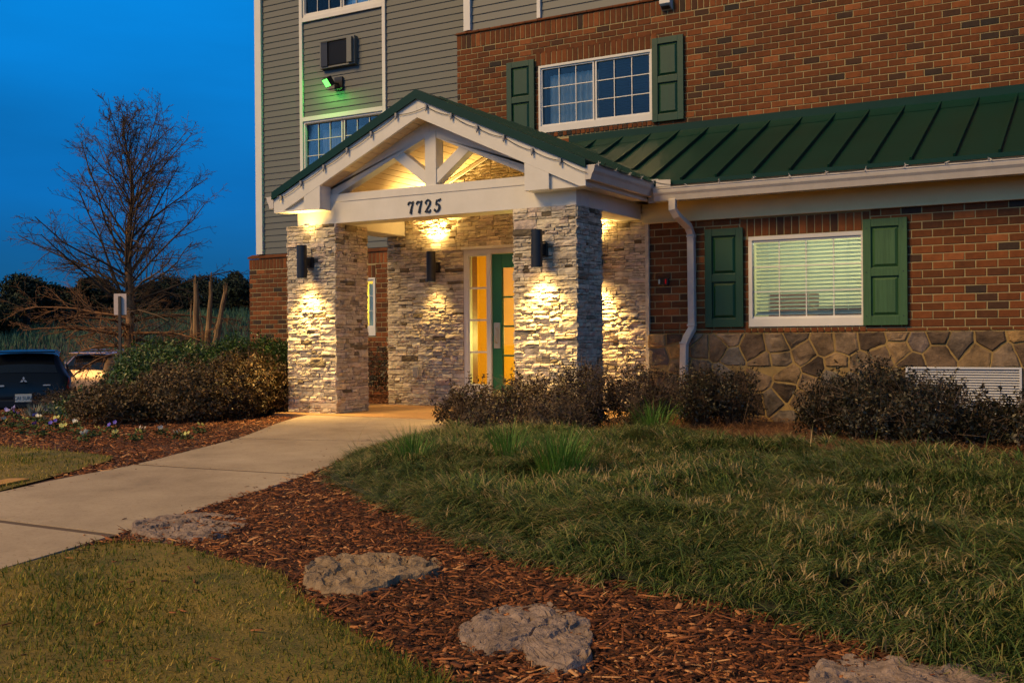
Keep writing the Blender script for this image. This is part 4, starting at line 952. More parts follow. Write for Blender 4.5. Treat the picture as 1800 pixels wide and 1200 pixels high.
clump(722, 835, .30, 140, 'bright green grass clump nearest the path edge in the liriope')
clump(1150, 770, .34, 150, 'green grass clump below the twiggy shrub at the right pillar', .09)
x, y = pxg(625, 800); n = 3
V, Fc = blades(np.c_[np.array([[0,0],[.02,0],[.01,.01]]), np.zeros(3)], np.array([.34,.3,.2]), np.array([.005,.005,.004]), np.array([.3,3.4,3.2]), np.array([.15,.25,.2]), np.array([.7,.8,1.2]), 6)
tag(raw_mesh('grass_stalk', V, Fc, M['grass'], loc=(x,y,-.05)), 'few tall dark grass blades standing against the path', 'grass stalk')

# ---- rocks
M['rock'] = mat('weathered_limestone', (.37,.28,.23), .9, vary=(.13,.09,.065), vscale=14, bump=.03, bscale=26)
M['rock2'] = mat('tan_fieldstone', (.37,.27,.17), .9, vary=(.13,.085,.045), vscale=15, bump=.03, bscale=26)
def rock(outline, h, mt, label, seed):
    pts = np.array([pxg(a, b, -.075) for a, b in outline]); c = pts.mean(0); ang = np.arctan2(pts[:,1]-c[1], pts[:,0]-c[0]); k = np.argsort(ang); ang = ang[k]; rr = np.hypot(*(pts-c).T)[k]
    aa = np.r_[ang[-1]-2*math.pi, ang, ang[0]+2*math.pi]; r2 = np.r_[rr[-1], rr, rr[0]]; na, nr = 84, 30; vs = []; fs = []
    for j in range(nr+1):
        t = j/nr
        for i_ in range(na):
            a = -math.pi+2*math.pi*i_/na; r = np.interp(a, aa, r2)*(1+.05*mn.noise(Vector((math.cos(a)*4,math.sin(a)*4,seed*3))))
            s = min(1, t*1.35) if t < .74 else 1+.03*math.sin((t-.74)/.26*3.1); x = c[0]+math.cos(a)*r*s; y = c[1]+math.sin(a)*r*s
            if t < .74: z = h*(1-.28*(s**3)) + (.014*(mn.ridged_multi_fractal(Vector((x*5,y*5,seed)),1.0,2.1,5,1.0,2.0)-1.1)+.010*abs(mn.noise(Vector((x*17,y*17,seed))))+.008*mn.noise(Vector((x*45,y*45,seed))))*(1-.3*s)*min(1,h/.08)
            else: q = (t-.74)/.26; z = h*.72*(1-q)**.7 - .06*q + .008*mn.noise(Vector((x*30,y*30,q*6)))
            if t < .74: cr = abs(mn.noise(Vector((x*9+seed,y*9-seed,2.)))); z -= .016*max(0,1-cr/.07); z += .012*(math.floor((mn.noise(Vector((x*5,y*5,seed+9)))+1)*3)%2)+.003*mn.noise(Vector((x*60,y*60,seed)))
            vs.append((x, y, ghf(c[0],c[1])-.01+z))
    for j in range(nr):
        for i_ in range(na): fs.append((j*na+i_, j*na+(i_+1)%na, (j+1)*na+(i_+1)%na, (j+1)*na+i_))
    mb = MB(); mb.add(vs, fs); o = mb.build('rock', mt, smooth=False, origin=(c[0],c[1],-.08)); tag(o, label, 'rock', 'flat edging rocks along the bed')
rock([(232,928),(262,912),(320,904),(370,906),(410,908),(433,918),(425,930),(372,944),(300,946),(255,940)], .02, M['rock'], 'flat grey rock beside the path, farthest of the edging rocks', 1)
rock([(541,1003),(560,984),(600,976),(680,977),(740,980),(780,994),(760,1008),(700,1018),(640,1036),(580,1034)], .032, M['rock2'], 'tan edging rock with a jagged crest in the bark, second from the path', 2)
rock([(812,1106),(850,1070),(900,1054),(960,1054),(1005,1070),(1032,1100),(1028,1125),(1040,1146),(990,1166),(945,1150),(920,1128),(860,1132)], .034, M['rock'], 'blocky grey edging rock with a protruding lobe, chips of bark on it', 3)
rock([(1425,1185),(1440,1158),(1480,1146),(1560,1150),(1640,1162),(1740,1172),(1800,1190),(1850,1230),(1700,1290),(1500,1290),(1420,1230)], .035, M['rock'], 'large flat grey rock cut by the bottom edge, nearest to the viewer', 4)
M['orange_rock'] = mat('orange_sandstone', (.42,.17,.06), .9, vary=(.3,.11,.04), vscale=20, bump=.006, bscale=60)
def block(px, py, l, w_, h, rz, mt, name, label, cat):
    import bmesh
    x, y = pxg(px, py); bm = bmesh.new(); bmesh.ops.create_cube(bm, size=1); bmesh.ops.subdivide_edges(bm, edges=bm.edges[:], cuts=4, use_grid_fill=True)
    for v in bm.verts:
        v.co = Vector((v.co.x*l, v.co.y*w_, (v.co.z+.5)*h)); v.co += v.co.normalized()*.012*mn.noise(v.co*30+Vector((px,0,0)))
    me = bpy.data.meshes.new(name); bm.to_mesh(me); bm.free(); me.materials.append(mt); o = bpy.data.objects.new(name, me); COL.objects.link(o)
    o.location = (x, y, ghf(x,y)-.01); o.rotation_euler = (0,0,rz); b = o.modifiers.new('b','BEVEL'); b.width = .008; b.segments = 2; tag(o, label, cat)
block(1250, 779, .24, .09, .055, .45, M['orange_rock'], 'brick_piece', 'orange loose brick lying between the liriope and the shrubs', 'brick')
M['yellow'] = mat('yellow_kerb_paint', (.55,.3,.05), .7, vary=(.4,.2,.04), vscale=15)
block(-12, 852, .55, .16, .03, 1.9, M['yellow'], 'painted_kerb_piece', 'short yellow painted kerb piece at the far left beside the path', 'kerb')

# ---- shrubs
def shrub(name, blobs, nleaf, ntwig, mleaf, mtwig, label, Lr=(.022,.04), shell=.55, ratio=.45, sprout=0, base=None, group=None, asp=.5, thr=-.10):
    """blobs: list of (x,y,z,rx,ry,rz) ellipsoids"""
    B = np.array(blobs, float); bx, by = B[:,0].mean(), B[:,1].mean(); gz = ghf(bx, by)
    root = empty(name, (bx,by,gz), label, 'shrub', group); O = np.array([bx,by,gz])
    vol = B[:,3]*B[:,4]*B[:,5]; which = RNG.choice(len(B), int(nleaf*1.6), p=vol/vol.sum()); n = len(which)
    dv = RNG.normal(size=(n,3)); dv /= np.linalg.norm(dv,axis=1,keepdims=True); rr = np.where(RNG.random(n)<.75, RNG.uniform(shell,1.0,n), RNG.random(n)**.5)
    lump = 1+.16*np.sin(dv[:,0]*7+which)*np.sin(dv[:,1]*6.2+which*2)*np.sin(dv[:,2]*8)+.10*np.sin(dv[:,0]*17)*np.sin(dv[:,2]*15+dv[:,1]*9)
    P = B[which,:3]+dv*B[which,3:6]*(rr*lump)[:,None]; P = P[P[:,2] > gz+.03+RNG.random(n)*.1]
    den = np.array([mn.noise(Vector(tuple(p*8.)))for p in P]); P = P[den > thr][:nleaf]; n = len(P)
    c = B[:,:3].mean(0); N = P-c; N /= np.linalg.norm(N,axis=1,keepdims=True)+1e-9; N = N+RNG.normal(0,.7,(n,3))+[0,0,.35]
    SA = []; SB = []
    for k in range(int(nleaf/150)):          # wayward sprigs poking out of the outline
        w_ = RNG.choice(len(B), p=vol/vol.sum()); d_ = RNG.normal(size=3); d_[2] = abs(d_[2])+.15; d_ /= np.linalg.norm(d_); s0 = B[w_,:3]+d_*B[w_,3:6]*.8
        d2 = d_+RNG.normal(0,.35,3)+[0,0,.5]; d2 /= np.linalg.norm(d2); ln = RNG.uniform(.08,.24); s1 = s0+d2*ln; SA.append(s0); SB.append(s1); m_ = int(ln*70)
        tt = RNG.uniform(.25,1.02,m_)[:,None]; P = np.concatenate([P, s0+(s1-s0)*tt+RNG.normal(0,.006,(m_,3))]); N = np.concatenate([N, RNG.normal(0,1,(m_,3))+[0,0,.5]])
    n = len(P)
    L = RNG.uniform(*Lr, n); V, Fc = leaves(P-O, N, L, L*asp); lf = raw_mesh('foliage', V, Fc, mleaf, parent=root)
    # twigs: from low centre fanning outwards, forking twice
    A = list(SA); Bp = list(SB); ra = [.0022]*len(SA); rb = [.0012]*len(SA)
    for k in range(ntwig):
        w_ = RNG.choice(len(B), p=vol/vol.sum()); d_ = RNG.normal(size=3); d_[2] = abs(d_[2])*.9+.1; d_ /= np.linalg.norm(d_); tip = B[w_,:3]+d_*B[w_,3:6]*RNG.uniform(.75,1.08+sprout*RNG.random())
        tip[2] = max(tip[2], gz+.06); b0 = np.array([B[w_,0]+RNG.normal(0,B[w_,3]*.25), B[w_,1]+RNG.normal(0,B[w_,4]*.25), gz-.02]); r0 = RNG.uniform(.002,.0055)
        m1 = b0*.55+tip*.45+RNG.normal(0,.05,3); m1[2] = b0[2]*.4+tip[2]*.6*RNG.uniform(.7,1.1)+.0; m2 = m1*.45+tip*.55+RNG.normal(0,.035,3)
        for a, b, r, r2 in ((b0,m1,r0,r0*.75),(m1,m2,r0*.75,r0*.55),(m2,tip,r0*.55,r0*.25)): A.append(a); Bp.append(b); ra.append(r); rb.append(r2)
        for q in range(4):
            s = m1 if q < 2 else m2; t2 = s+(tip-s)*RNG.uniform(.4,.9)+RNG.normal(0,.07,3); t2[2] = max(t2[2], gz+.03); A.append(s); Bp.append(t2); ra.append(r0*.4); rb.append(r0*.18)
    V, Fc = segs(np.array(A)-O, np.array(Bp)-O, ra, rb); raw_mesh('stems', V, Fc, mtwig, parent=root)
    return root
M['leaf_green'] = island_mat('shrub_leaf_green', [(0,(.018,.045,.008)),(.5,(.045,.10,.016)),(.85,(.08,.15,.026)),(1,(.14,.19,.05))], .42, 6, .2, 0, spec=.5, trans=.15)
M['leaf_brown'] = island_mat('shrub_leaf_bronze', [(0,(.03,.02,.008)),(.4,(.065,.05,.018)),(.7,(.11,.065,.025)),(.9,(.17,.10,.045)),(1,(.24,.16,.08))], .5, 6, .25, 0, spec=.4, trans=.15)
M['leaf_dark'] = island_mat('shrub_leaf_dark', [(0,(.008,.011,.005)),(.5,(.020,.022,.010)),(.85,(.04,.032,.017)),(1,(.08,.05,.03))], .45, 6, .2, 0, spec=.5, trans=.1)
M['leaf_purple'] = island_mat('shrub_leaf_winter', [(0,(.014,.011,.007)),(.4,(.030,.020,.013)),(.75,(.06,.036,.022)),(.93,(.12,.08,.05)),(1,(.06,.085,.02))], .5, 6, .25, 0, spec=.4, trans=.15)
M['twig'] = mat('shrub_twig', (.13,.085,.055), .85, vary=(.07,.045,.03), vscale=30)
M['twig_pale'] = mat('pale_shrub_twig', (.22,.16,.11), .85, vary=(.12,.08,.05), vscale=30)
def G(px, py, up, rx, ry, rz):             # ellipsoid above the ground point seen at px,py
    x, y = pxg(px, py); return (x, y, ghf(x,y)+up, rx, ry, rz)
# left bed
shrub('shrub', [(-10.6,9.6,.36,.80,.75,.54),(-11.25,9.5,.08,.6,.55,.40),(-10.2,10.6,.42,.75,.75,.52),(-9.9,11.4,.46,.65,.55,.48),(-11.0,8.7,.0,.45,.42,.30)], 46000, 200, M['leaf_green'], M['twig'], 'large rounded green shrub in the left bed behind the bronze one', (.03,.056), sprout=.15, thr=-.3, shell=.7)
shrub('shrub', [(-9.75,9.0,.18,.62,.55,.42),(-9.55,9.65,.26,.50,.5,.44),(-9.50,10.3,.2,.40,.4,.40),(-9.8,10.2,.3,.5,.4,.46),(-10.3,8.4,.08,.5,.45,.32)], 46000, 300, M['leaf_brown'], M['twig_pale'], 'sprawling bronze leaved shrub between the path and the left pillar', (.028,.05), sprout=.12, thr=-.3, shell=.7)
shrub('shrub', [(-14.2,11.0,-.10,.9,.7,.28),(-13.4,10.4,-.10,.7,.6,.24)], 5500, 200, M['leaf_dark'], M['twig'], 'low dark shrub beside the parked black car', (.03,.05))
shrub('shrub', [(-11.0,13.9,.35,.7,.5,.55),(-10.0,14.0,.35,.7,.5,.55)], 5000, 120, M['leaf_dark'], M['twig'], 'dark clipped shrub glimpsed between the pillar and the stone wall', (.03,.05))
shrub('shrub', [(-13.6,13.6,.2,.7,.7,.45),(-12.6,13.4,.25,.6,.6,.45)], 5000, 120, M['leaf_dark'], M['twig'], 'dark shrub against the left brick corner of the hotel', (.03,.05))
# front of the porch and wing
shrub('shrub', [(-5.80,9.35,.15,.38,.32,.27),(-5.30,9.5,.19,.38,.32,.32),(-6.10,9.4,.08,.26,.26,.22),(-5.45,9.0,.0,.34,.28,.22)], 14000, 260, M['leaf_purple'], M['twig_pale'], 'wiry purplish shrub in front of the right stone pillar', (.022,.042), sprout=.35)
shrub('shrub', [(-4.72,9.6,.26,.36,.34,.38),(-4.20,9.85,.24,.36,.34,.36),(-4.75,9.1,.04,.34,.30,.26)], 16000, 340, M['leaf_purple'], M['twig_pale'], 'upright twiggy shrub at the outer corner of the right pillar', (.018,.036), sprout=.35)
shrub('shrub', [(-3.92,10.75,.22,.34,.34,.36),(-3.58,10.9,.20,.30,.3,.33)], 9000, 200, M['leaf_dark'], M['twig'], 'dark rounded shrub under the foot of the downspout', (.02,.04), sprout=.25)
shrub('shrub', [(-2.28,9.75,.16,.36,.40,.36),(-1.85,9.5,.22,.40,.42,.42),(-1.45,9.45,.18,.38,.42,.38),(-1.15,9.5,.06,.30,.36,.32)], 30000, 380, M['leaf_dark'], M['twig_pale'], 'widest dark shrub in front of the wing wall left of the vent grille', (.022,.042), sprout=.25)
shrub('shrub', [(-.92,9.7,.02,.30,.36,.32),(-.48,9.6,.05,.40,.42,.33)], 14000, 200, M['leaf_dark'], M['twig'], 'dark leafy shrub below the vent grille at the right edge', (.028,.05), sprout=.3)

# ---- pansies and dusty miller in the left bed
M['pansy_leaf'] = island_mat('pansy_leaf', [(0,(.04,.08,.02)),(1,(.10,.15,.05))], .6, 5, .2, 0)
pet = {'violet': mat('violet_petal', (.10,.07,.55), .6), 'white': mat('white_petal', (.62,.62,.55), .6), 'lilac': mat('lilac_petal', (.35,.33,.75), .6), 'yellow': mat('pale_yellow_petal', (.55,.55,.16), .6)}
def pansy(x, y, col, first={}, s=1.0):
    lb = {'violet':'small pansy with deep violet flowers in the left bed','white':'small pansy with white flowers in the left bed','lilac':'small pansy with lilac flowers in the left bed','yellow':'small pansy with pale yellow green flowers in the left bed'}[col]
    loc = (x, y, ghf(x,y)); 
    if col in first:
        o = copy_tree(first[col]); o.location = loc; o.rotation_euler.z = uni(0,6); k = uni(.8,1.2); o.scale = (k,k,k); return
    root = empty('pansy', loc, lb, 'flower', 'pansies planted in the left bed'); first[col] = root; n = 55
    P = np.c_[RNG.normal(0,.035,(n,2)), RNG.uniform(.01,.06,n)]; V, Fc = leaves(P, RNG.normal(0,.5,(n,3))+[0,0,1], RNG.uniform(.03,.05,n), RNG.uniform(.018,.028,n)); raw_mesh('foliage', V, Fc, M['pansy_leaf'], parent=root)
    for q in range(3):
        c = Vector((uni(-.04,.04),uni(-.04,.04),uni(.075,.10))); f = Vector((.5+uni(-.3,.3),-.8,.5)).normalized(); u = UP.cross(f).normalized(); v = f.cross(u); mb = MB()
        for k in range(5):
            a = math.pi/2+k*2*math.pi/5; d1 = u*math.cos(a)+v*math.sin(a); d2 = u*math.cos(a+.55)+v*math.sin(a+.55); d3 = u*math.cos(a-.55)+v*math.sin(a-.55); mb.add([c-f*.004, c+d3*.017, c+d1*.024+f*.002, c+d2*.017],[(0,1,2,3)])
        mb.build('flower', pet[col], root, origin=(0,0,0))
fl = [(12,724,'lilac'),(20,722,'lilac'),(58,733,'lilac'),(66,735,'white'),(92,747,'violet'),(60,748,'violet'),(80,722,'violet'),(110,753,'yellow'),(138,757,'yellow'),(166,760,'yellow'),(200,762,'yellow'),(238,768,'yellow'),(195,752,'violet'),(310,764,'white'),(330,766,'yellow'),(5,738,'white'),(20,745,'yellow'),(40,755,'yellow'),(82,740,'white'),(130,745,'white'),(150,768,'white'),(280,757,'white'),(30,730,'violet'),(75,760,'yellow'),(100,738,'yellow'),(45,742,'yellow'),(250,755,'white'),(350,755,'yellow')]
for px, py, c in fl: x, y = pxg(px, py+6); pansy(x, y, c)
M['silver'] = island_mat('silver_leaf', [(0,(.16,.19,.14)),(1,(.3,.33,.27))], .8, 5, .2, 0)
def silver(px, py, label):
    x, y = pxg(px, py, -.08); n = 110; P = np.c_[RNG.normal(0,.06,(n,2)), np.zeros(n)]; az = np.arctan2(P[:,1],P[:,0]); V, Fc = blades(P, RNG.uniform(.10,.2,n), RNG.uniform(.012,.02,n), az, RNG.uniform(.1,.8,n), RNG.uniform(.1,.6,n), 3)
    tag(raw_mesh('silver_plant', V, Fc, M['silver'], loc=(x,y,ghf(x,y))), label, 'plant', 'silver leaved plants by the black car')
silver(60, 733, 'silver leaved plant below the number plate of the black car'); silver(88, 728, 'tallest silver leaved plant right below the tail lamp of the black car'); silver(108, 730, 'silver leaved plant at the foot of the green shrub')

# ---- bare pin oak
def tube_tree(spec_mat, segl, parent, name):
    A, Bp, ra, rb = zip(*segl); V, Fc = segs(np.array(A), np.array(Bp), ra, rb, 4); return raw_mesh(name, V, Fc, spec_mat, parent=parent)
M['bark'] = mat('oak_bark', (.42,.22,.10), .9, vary=(.08,.055,.04), vscale=14, bump=.01, bscale=30, stretch=(1,1,.4))
M['twigs'] = mat('oak_twig', (.13,.085,.05), .9, vary=(.08,.055,.035), vscale=5)
M['twigs_low'] = mat('street_lit_oak_twig', (.30,.15,.065), .9, vary=(.2,.10,.045), vscale=5)  # orange street light on the lower twigs is put into their colour
def pin_oak(base, H, label):
    root = empty('bare_oak_tree', base, label, 'tree'); rs = random.Random(5); trunk = []; br = []; low = []
    def grow(p, d, L, r, depth, out, droop, kids):
        n = 6 if depth == 0 else (4 if depth == 1 else 3); seg = L/n; q = Vector(p); dd = Vector(d)
        for k in range(n):
            dd = (dd + Vector((rs.gauss(0,.12), rs.gauss(0,.12), rs.gauss(0,.09)+droop*(k/n)))).normalized(); q2 = q+dd*seg; r2 = r*(1-(k+1)/n*.72); r1 = r*(1-k/n*.72)
            out.append((tuple(q), tuple(q2), max(r1,.0035), max(r2,.003)))
            if depth < 3:
                for c in range(kids[depth]):
                    if rs.random() < .92:
                        u = dd.orthogonal().normalized(); u.rotate(Matrix.Rotation(rs.uniform(0,6.28),3,dd)); a = rs.uniform(.45,.95); nd = (dd*math.cos(a)+u*math.sin(a)).normalized()
                        grow(q+(q2-q)*rs.random(), nd, L*rs.uniform(.28,.5)*(1-k/n*.45), r1*.5, depth+1, out, droop*.6, kids)
            q = q2
    q = Vector((0,0,-.1)); n = 16; r = .18; top = H
    P = [Vector((.10*math.sin(k*.7)*(k/n), .06*math.cos(k), H*k/n)) for k in range(n+1)]
    for k in range(n): trunk.append((tuple(P[k]), tuple(P[k+1]), r*(1-k/n)**.85+.01, r*(1-(k+1)/n)**.85+.008))
    for k in range(60):
        t = .19+.78*(k/59)**1.1; z = t*H; i_ = min(int(t*n), n-1); p = P[i_].lerp(P[i_+1], t*n-i_); az = k*2.4+rs.uniform(-.5,.5)
        el = float(np.interp(t,[.1,.25,.35,.5,.7,1],[-.55,-.15,.35,.75,.95,1.2])); Lb = float(np.interp(t,[.1,.2,.3,.42,.6,.8,.97],[1.9,2.4,2.9,2.9,2.7,1.95,.7]))*rs.uniform(.8,1.08)
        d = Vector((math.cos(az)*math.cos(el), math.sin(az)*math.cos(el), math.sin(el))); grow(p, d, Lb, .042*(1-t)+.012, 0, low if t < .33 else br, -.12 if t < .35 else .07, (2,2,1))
    for az, z0, L in ((2.8,2.6,3.4),(3.6,3.0,2.2)): grow(P[int(z0/H*n)], Vector((math.cos(az)*.25,math.sin(az)*.25,1)).normalized(), L, .045, 0, br, .02, (2,2,1))
    tube_tree(M['bark'], trunk, root, 'trunk'); tube_tree(M['twigs'], br, root, 'crown'); o = tube_tree(M['twigs_low'], low, root, 'lower_branches'); o['label'] = 'drooping lower branches with orange street light in their colour'; return root
v = vd(229, 26); pin_oak((v.x, v.y, ghf(v.x,v.y)), 7.15, 'tall bare pin oak with drooping lower branches beyond the left bed')
# ---- broken snag trunks
root = empty('dead_tree_stump', tuple(vd(357,25,ghf(*vd(357,25)[:2]))), 'dead multi stemmed stump with snapped off tops right of the bare oak', 'tree stump')
M['deadwood'] = mat('weathered_dead_wood', (.42,.27,.13), .85, vary=(.16,.09,.045), vscale=9, bump=.02, bscale=18, stretch=(1,1,.15))
rt = lambda px, z: R*((px-357)/F_*25) + UP*z*1.28
for pts, rr in (([(352,0),(349,.5),(346,1.2),(345,2.35)],[.17,.12,.09,.05]), ([(358,0),(360,.5),(366,1.4),(371,2.4)],[.15,.10,.075,.04]), ([(364,0),(368,.5),(380,1.4),(397,2.2)],[.14,.10,.08,.05]), ([(362,.9),(354,1.6),(350,2.0)],[.04,.03,.01]), ([(376,1.45),(388,1.75),(400,1.62)],[.02,.014,.006]), ([(346,.8),(338,1.3),(336,1.9)],[.035,.03,.02])):
    pts = [rt(*p) for p in pts]; q = []; ro = []
    for k in range(len(pts)-1):
        for t in (0,.25,.5,.75): q.append(pts[k].lerp(pts[k+1],t)+Vector((uni(-.02,.02),uni(-.02,.02),0))); ro.append((rr[k]*(1-t)+rr[k+1]*t)*uni(.85,1.12))
    q.append(pts[-1]); ro.append(rr[-1]); mb = MB(); mb.tube(q, ro, 9)
    for s in range(9): a = uni(0,6.28); b = q[-1]+Vector((math.cos(a)*rr[-1]*.6,math.sin(a)*rr[-1]*.6,-.05)); mb.tube([b, b+Vector((uni(-.04,.04),0,uni(.05,.30)))], [rr[-1]*.40,.004], 5)
    mb.build('stem', M['deadwood'], root, smooth=False, origin=(0,0,0))
# ---- background trees beyond the lot
M['pine'] = island_mat('dark_tree_foliage', [(0,(.006,.014,.012)),(.5,(.012,.026,.018)),(1,(.024,.042,.024))], .8, 1, .3, 0)
M['pine_bark'] = mat('dark_bark', (.03,.022,.018), .9)
def back_tree(px, depth, H, Wd, label, conif=False, seed=0, first=0):
    v = vd(px, depth); z = ghf(v.x, v.y); root = empty('pine_tree' if conif else 'broadleaf_tree', (v.x,v.y,z-.1), label, 'tree', 'dark trees beyond the parking lot')
    rg = np.random.default_rng(seed); mb = MB(); mb.tube([(0,0,0),(.1,0,H*.5),(0,.1,H*.93)], [.16,.11,.03], 7)
    nc = 26; C = []
    for k in range(nc):
        t = rg.uniform(.22,1.0); rr = Wd*.5*((1-t)**.6*1.15+.12 if conif else math.sqrt(max(.05,1-((t-.6)/.45)**2))); a = rg.uniform(0,6.28); q = rr*rg.uniform(.35,1); c = Vector((math.cos(a)*q, math.sin(a)*q, t*H)); C.append((c, rg.uniform(.28,.55)*Wd*.33))
        mb.tube([(0,0,t*H*.85),c*.6+Vector((0,0,t*H*.36)),c], [.05,.03,.012], 4)
    mb.build('trunk', M['pine_bark'], root, origin=(0,0,0))
    Pn = []; 
    for c, r in C:
        n = 260; d = rg.normal(size=(n,3)); d /= np.linalg.norm(d,axis=1,keepdims=True); Pn.append(np.array(c)+d*(r*rg.random(n)**.45)[:,None]*[1,1,.62])
    Pn = np.concatenate(Pn); n = len(Pn); V, Fc = leaves(Pn, rg.normal(size=(n,3))+[0,0,.6], rg.uniform(.14,.30,n), rg.uniform(.07,.14,n)); raw_mesh('crown', V, Fc, M['pine'], parent=root)
bt = [(20,70,5.0,5,0),(48,58,4.9,4.2,1),(75,62,5.2,3.6,0),(112,75,4.6,4.5,0),(-20,60,3.9,4.5,0),(135,66,3.8,4,0),(165,64,4.8,2.8,1),(190,78,4.2,4.5,0),(215,70,4.4,3.6,1),(250,74,4.7,4,0),(278,68,3.6,4,0),(305,76,4.6,4.2,1),(330,70,3.7,4.5,0),(360,80,4.4,5,0),(395,72,3.8,4.5,0),(420,76,4.4,4,1),(440,68,3.7,4.5,0),(465,74,4.2,4,0),(92,84,5.0,6,0),(150,86,5.2,6,0),(235,88,5.0,6,0),(320,90,5.2,7,0),(390,92,5.0,7,0),(-60,70,4.5,6,0),(5,85,4.5,7,0)]
desc = ['rounded','lopsided','broad','ragged','open crowned']
for k, (px, dp, H, Wd, cf) in enumerate(bt):
    g_ = ghf(*vd(px,dp)[:2]); want = CZ+{0:.055,1:.062}[cf]*dp*uni(.48,.98); H2 = max(2.5, want-g_+ .3)
    if px in (48,75): H2 = CZ+.050*dp-g_+.5
    back_tree(px, dp, H2, Wd*1.25, ('dark conifer' if cf else desc[k%5]+' dark tree')+' silhouetted beyond the parking lot', bool(cf), 40+k)
for o in [o for o in bpy.data.objects if o.get('group') == 'dark trees beyond the parking lot']: o['label'] = 'dark conifer with a narrow crown silhouetted beyond the parking lot' if o.name.startswith('pine') else 'dark leafy tree silhouetted beyond the parking lot'
# hillside grass
hp = [tuple(vd(px, dp)[:2]) for px, dp in ((-150,42),(480,42),(480,66),(-150,66))]
M['hillgrass'] = island_mat('hill_grass', [(0,(.02,.07,.05)),(.6,(.05,.13,.08)),(1,(.11,.20,.12))], .8, 1, .3, 0, patch=(.12,.7))
P = scatter(hp, 30000); n = len(P)
V, Fc = blades(np.c_[P, gh(P[:,0],P[:,1])-.02], RNG.uniform(.15,.55,n)*(.5+vnoise(P,.35,1)), RNG.uniform(.02,.05,n), RNG.uniform(0,6.3,n), RNG.uniform(.05,.5,n), RNG.uniform(.1,.8,n), 2)
tag(raw_mesh('hillside_grass', V, Fc, M['hillgrass']), 'rough teal tinted grass on the bank beyond the parking lot', 'grass', None, 'stuff')

# ---- road sign seen from behind
v = vd(211, 23.5); sg_ = thing('road_sign', (v.x,v.y,ghf(v.x,v.y)), 'small sign on a thin post seen from behind in front of the bare oak', 'sign'); v0 = Vector((v.x,v.y,0))
mb = MB(); zt = CZ+(596+6-517)/F_*23.5; mb.obox(v0+UP*((zt-1.0)/2-.05), R, FW, UP, .028, .02, (zt+1.0)/2); mb.build('post', mat('painted_post', (.07,.055,.045), .6), sg_)
mb = MB(); pl = [(-.135,-.23),(.135,-.23),(.14,.23),(-.14,.23)]; mb.obox(v0+FW*.03+UP*(zt-.23), R, FW, UP, .14, .003, .235); mb.build('sign_panel', mat('sign_back', (.75,.62,.56), .5, vary=(.65,.53,.48), vscale=8), sg_, bevel=.02)

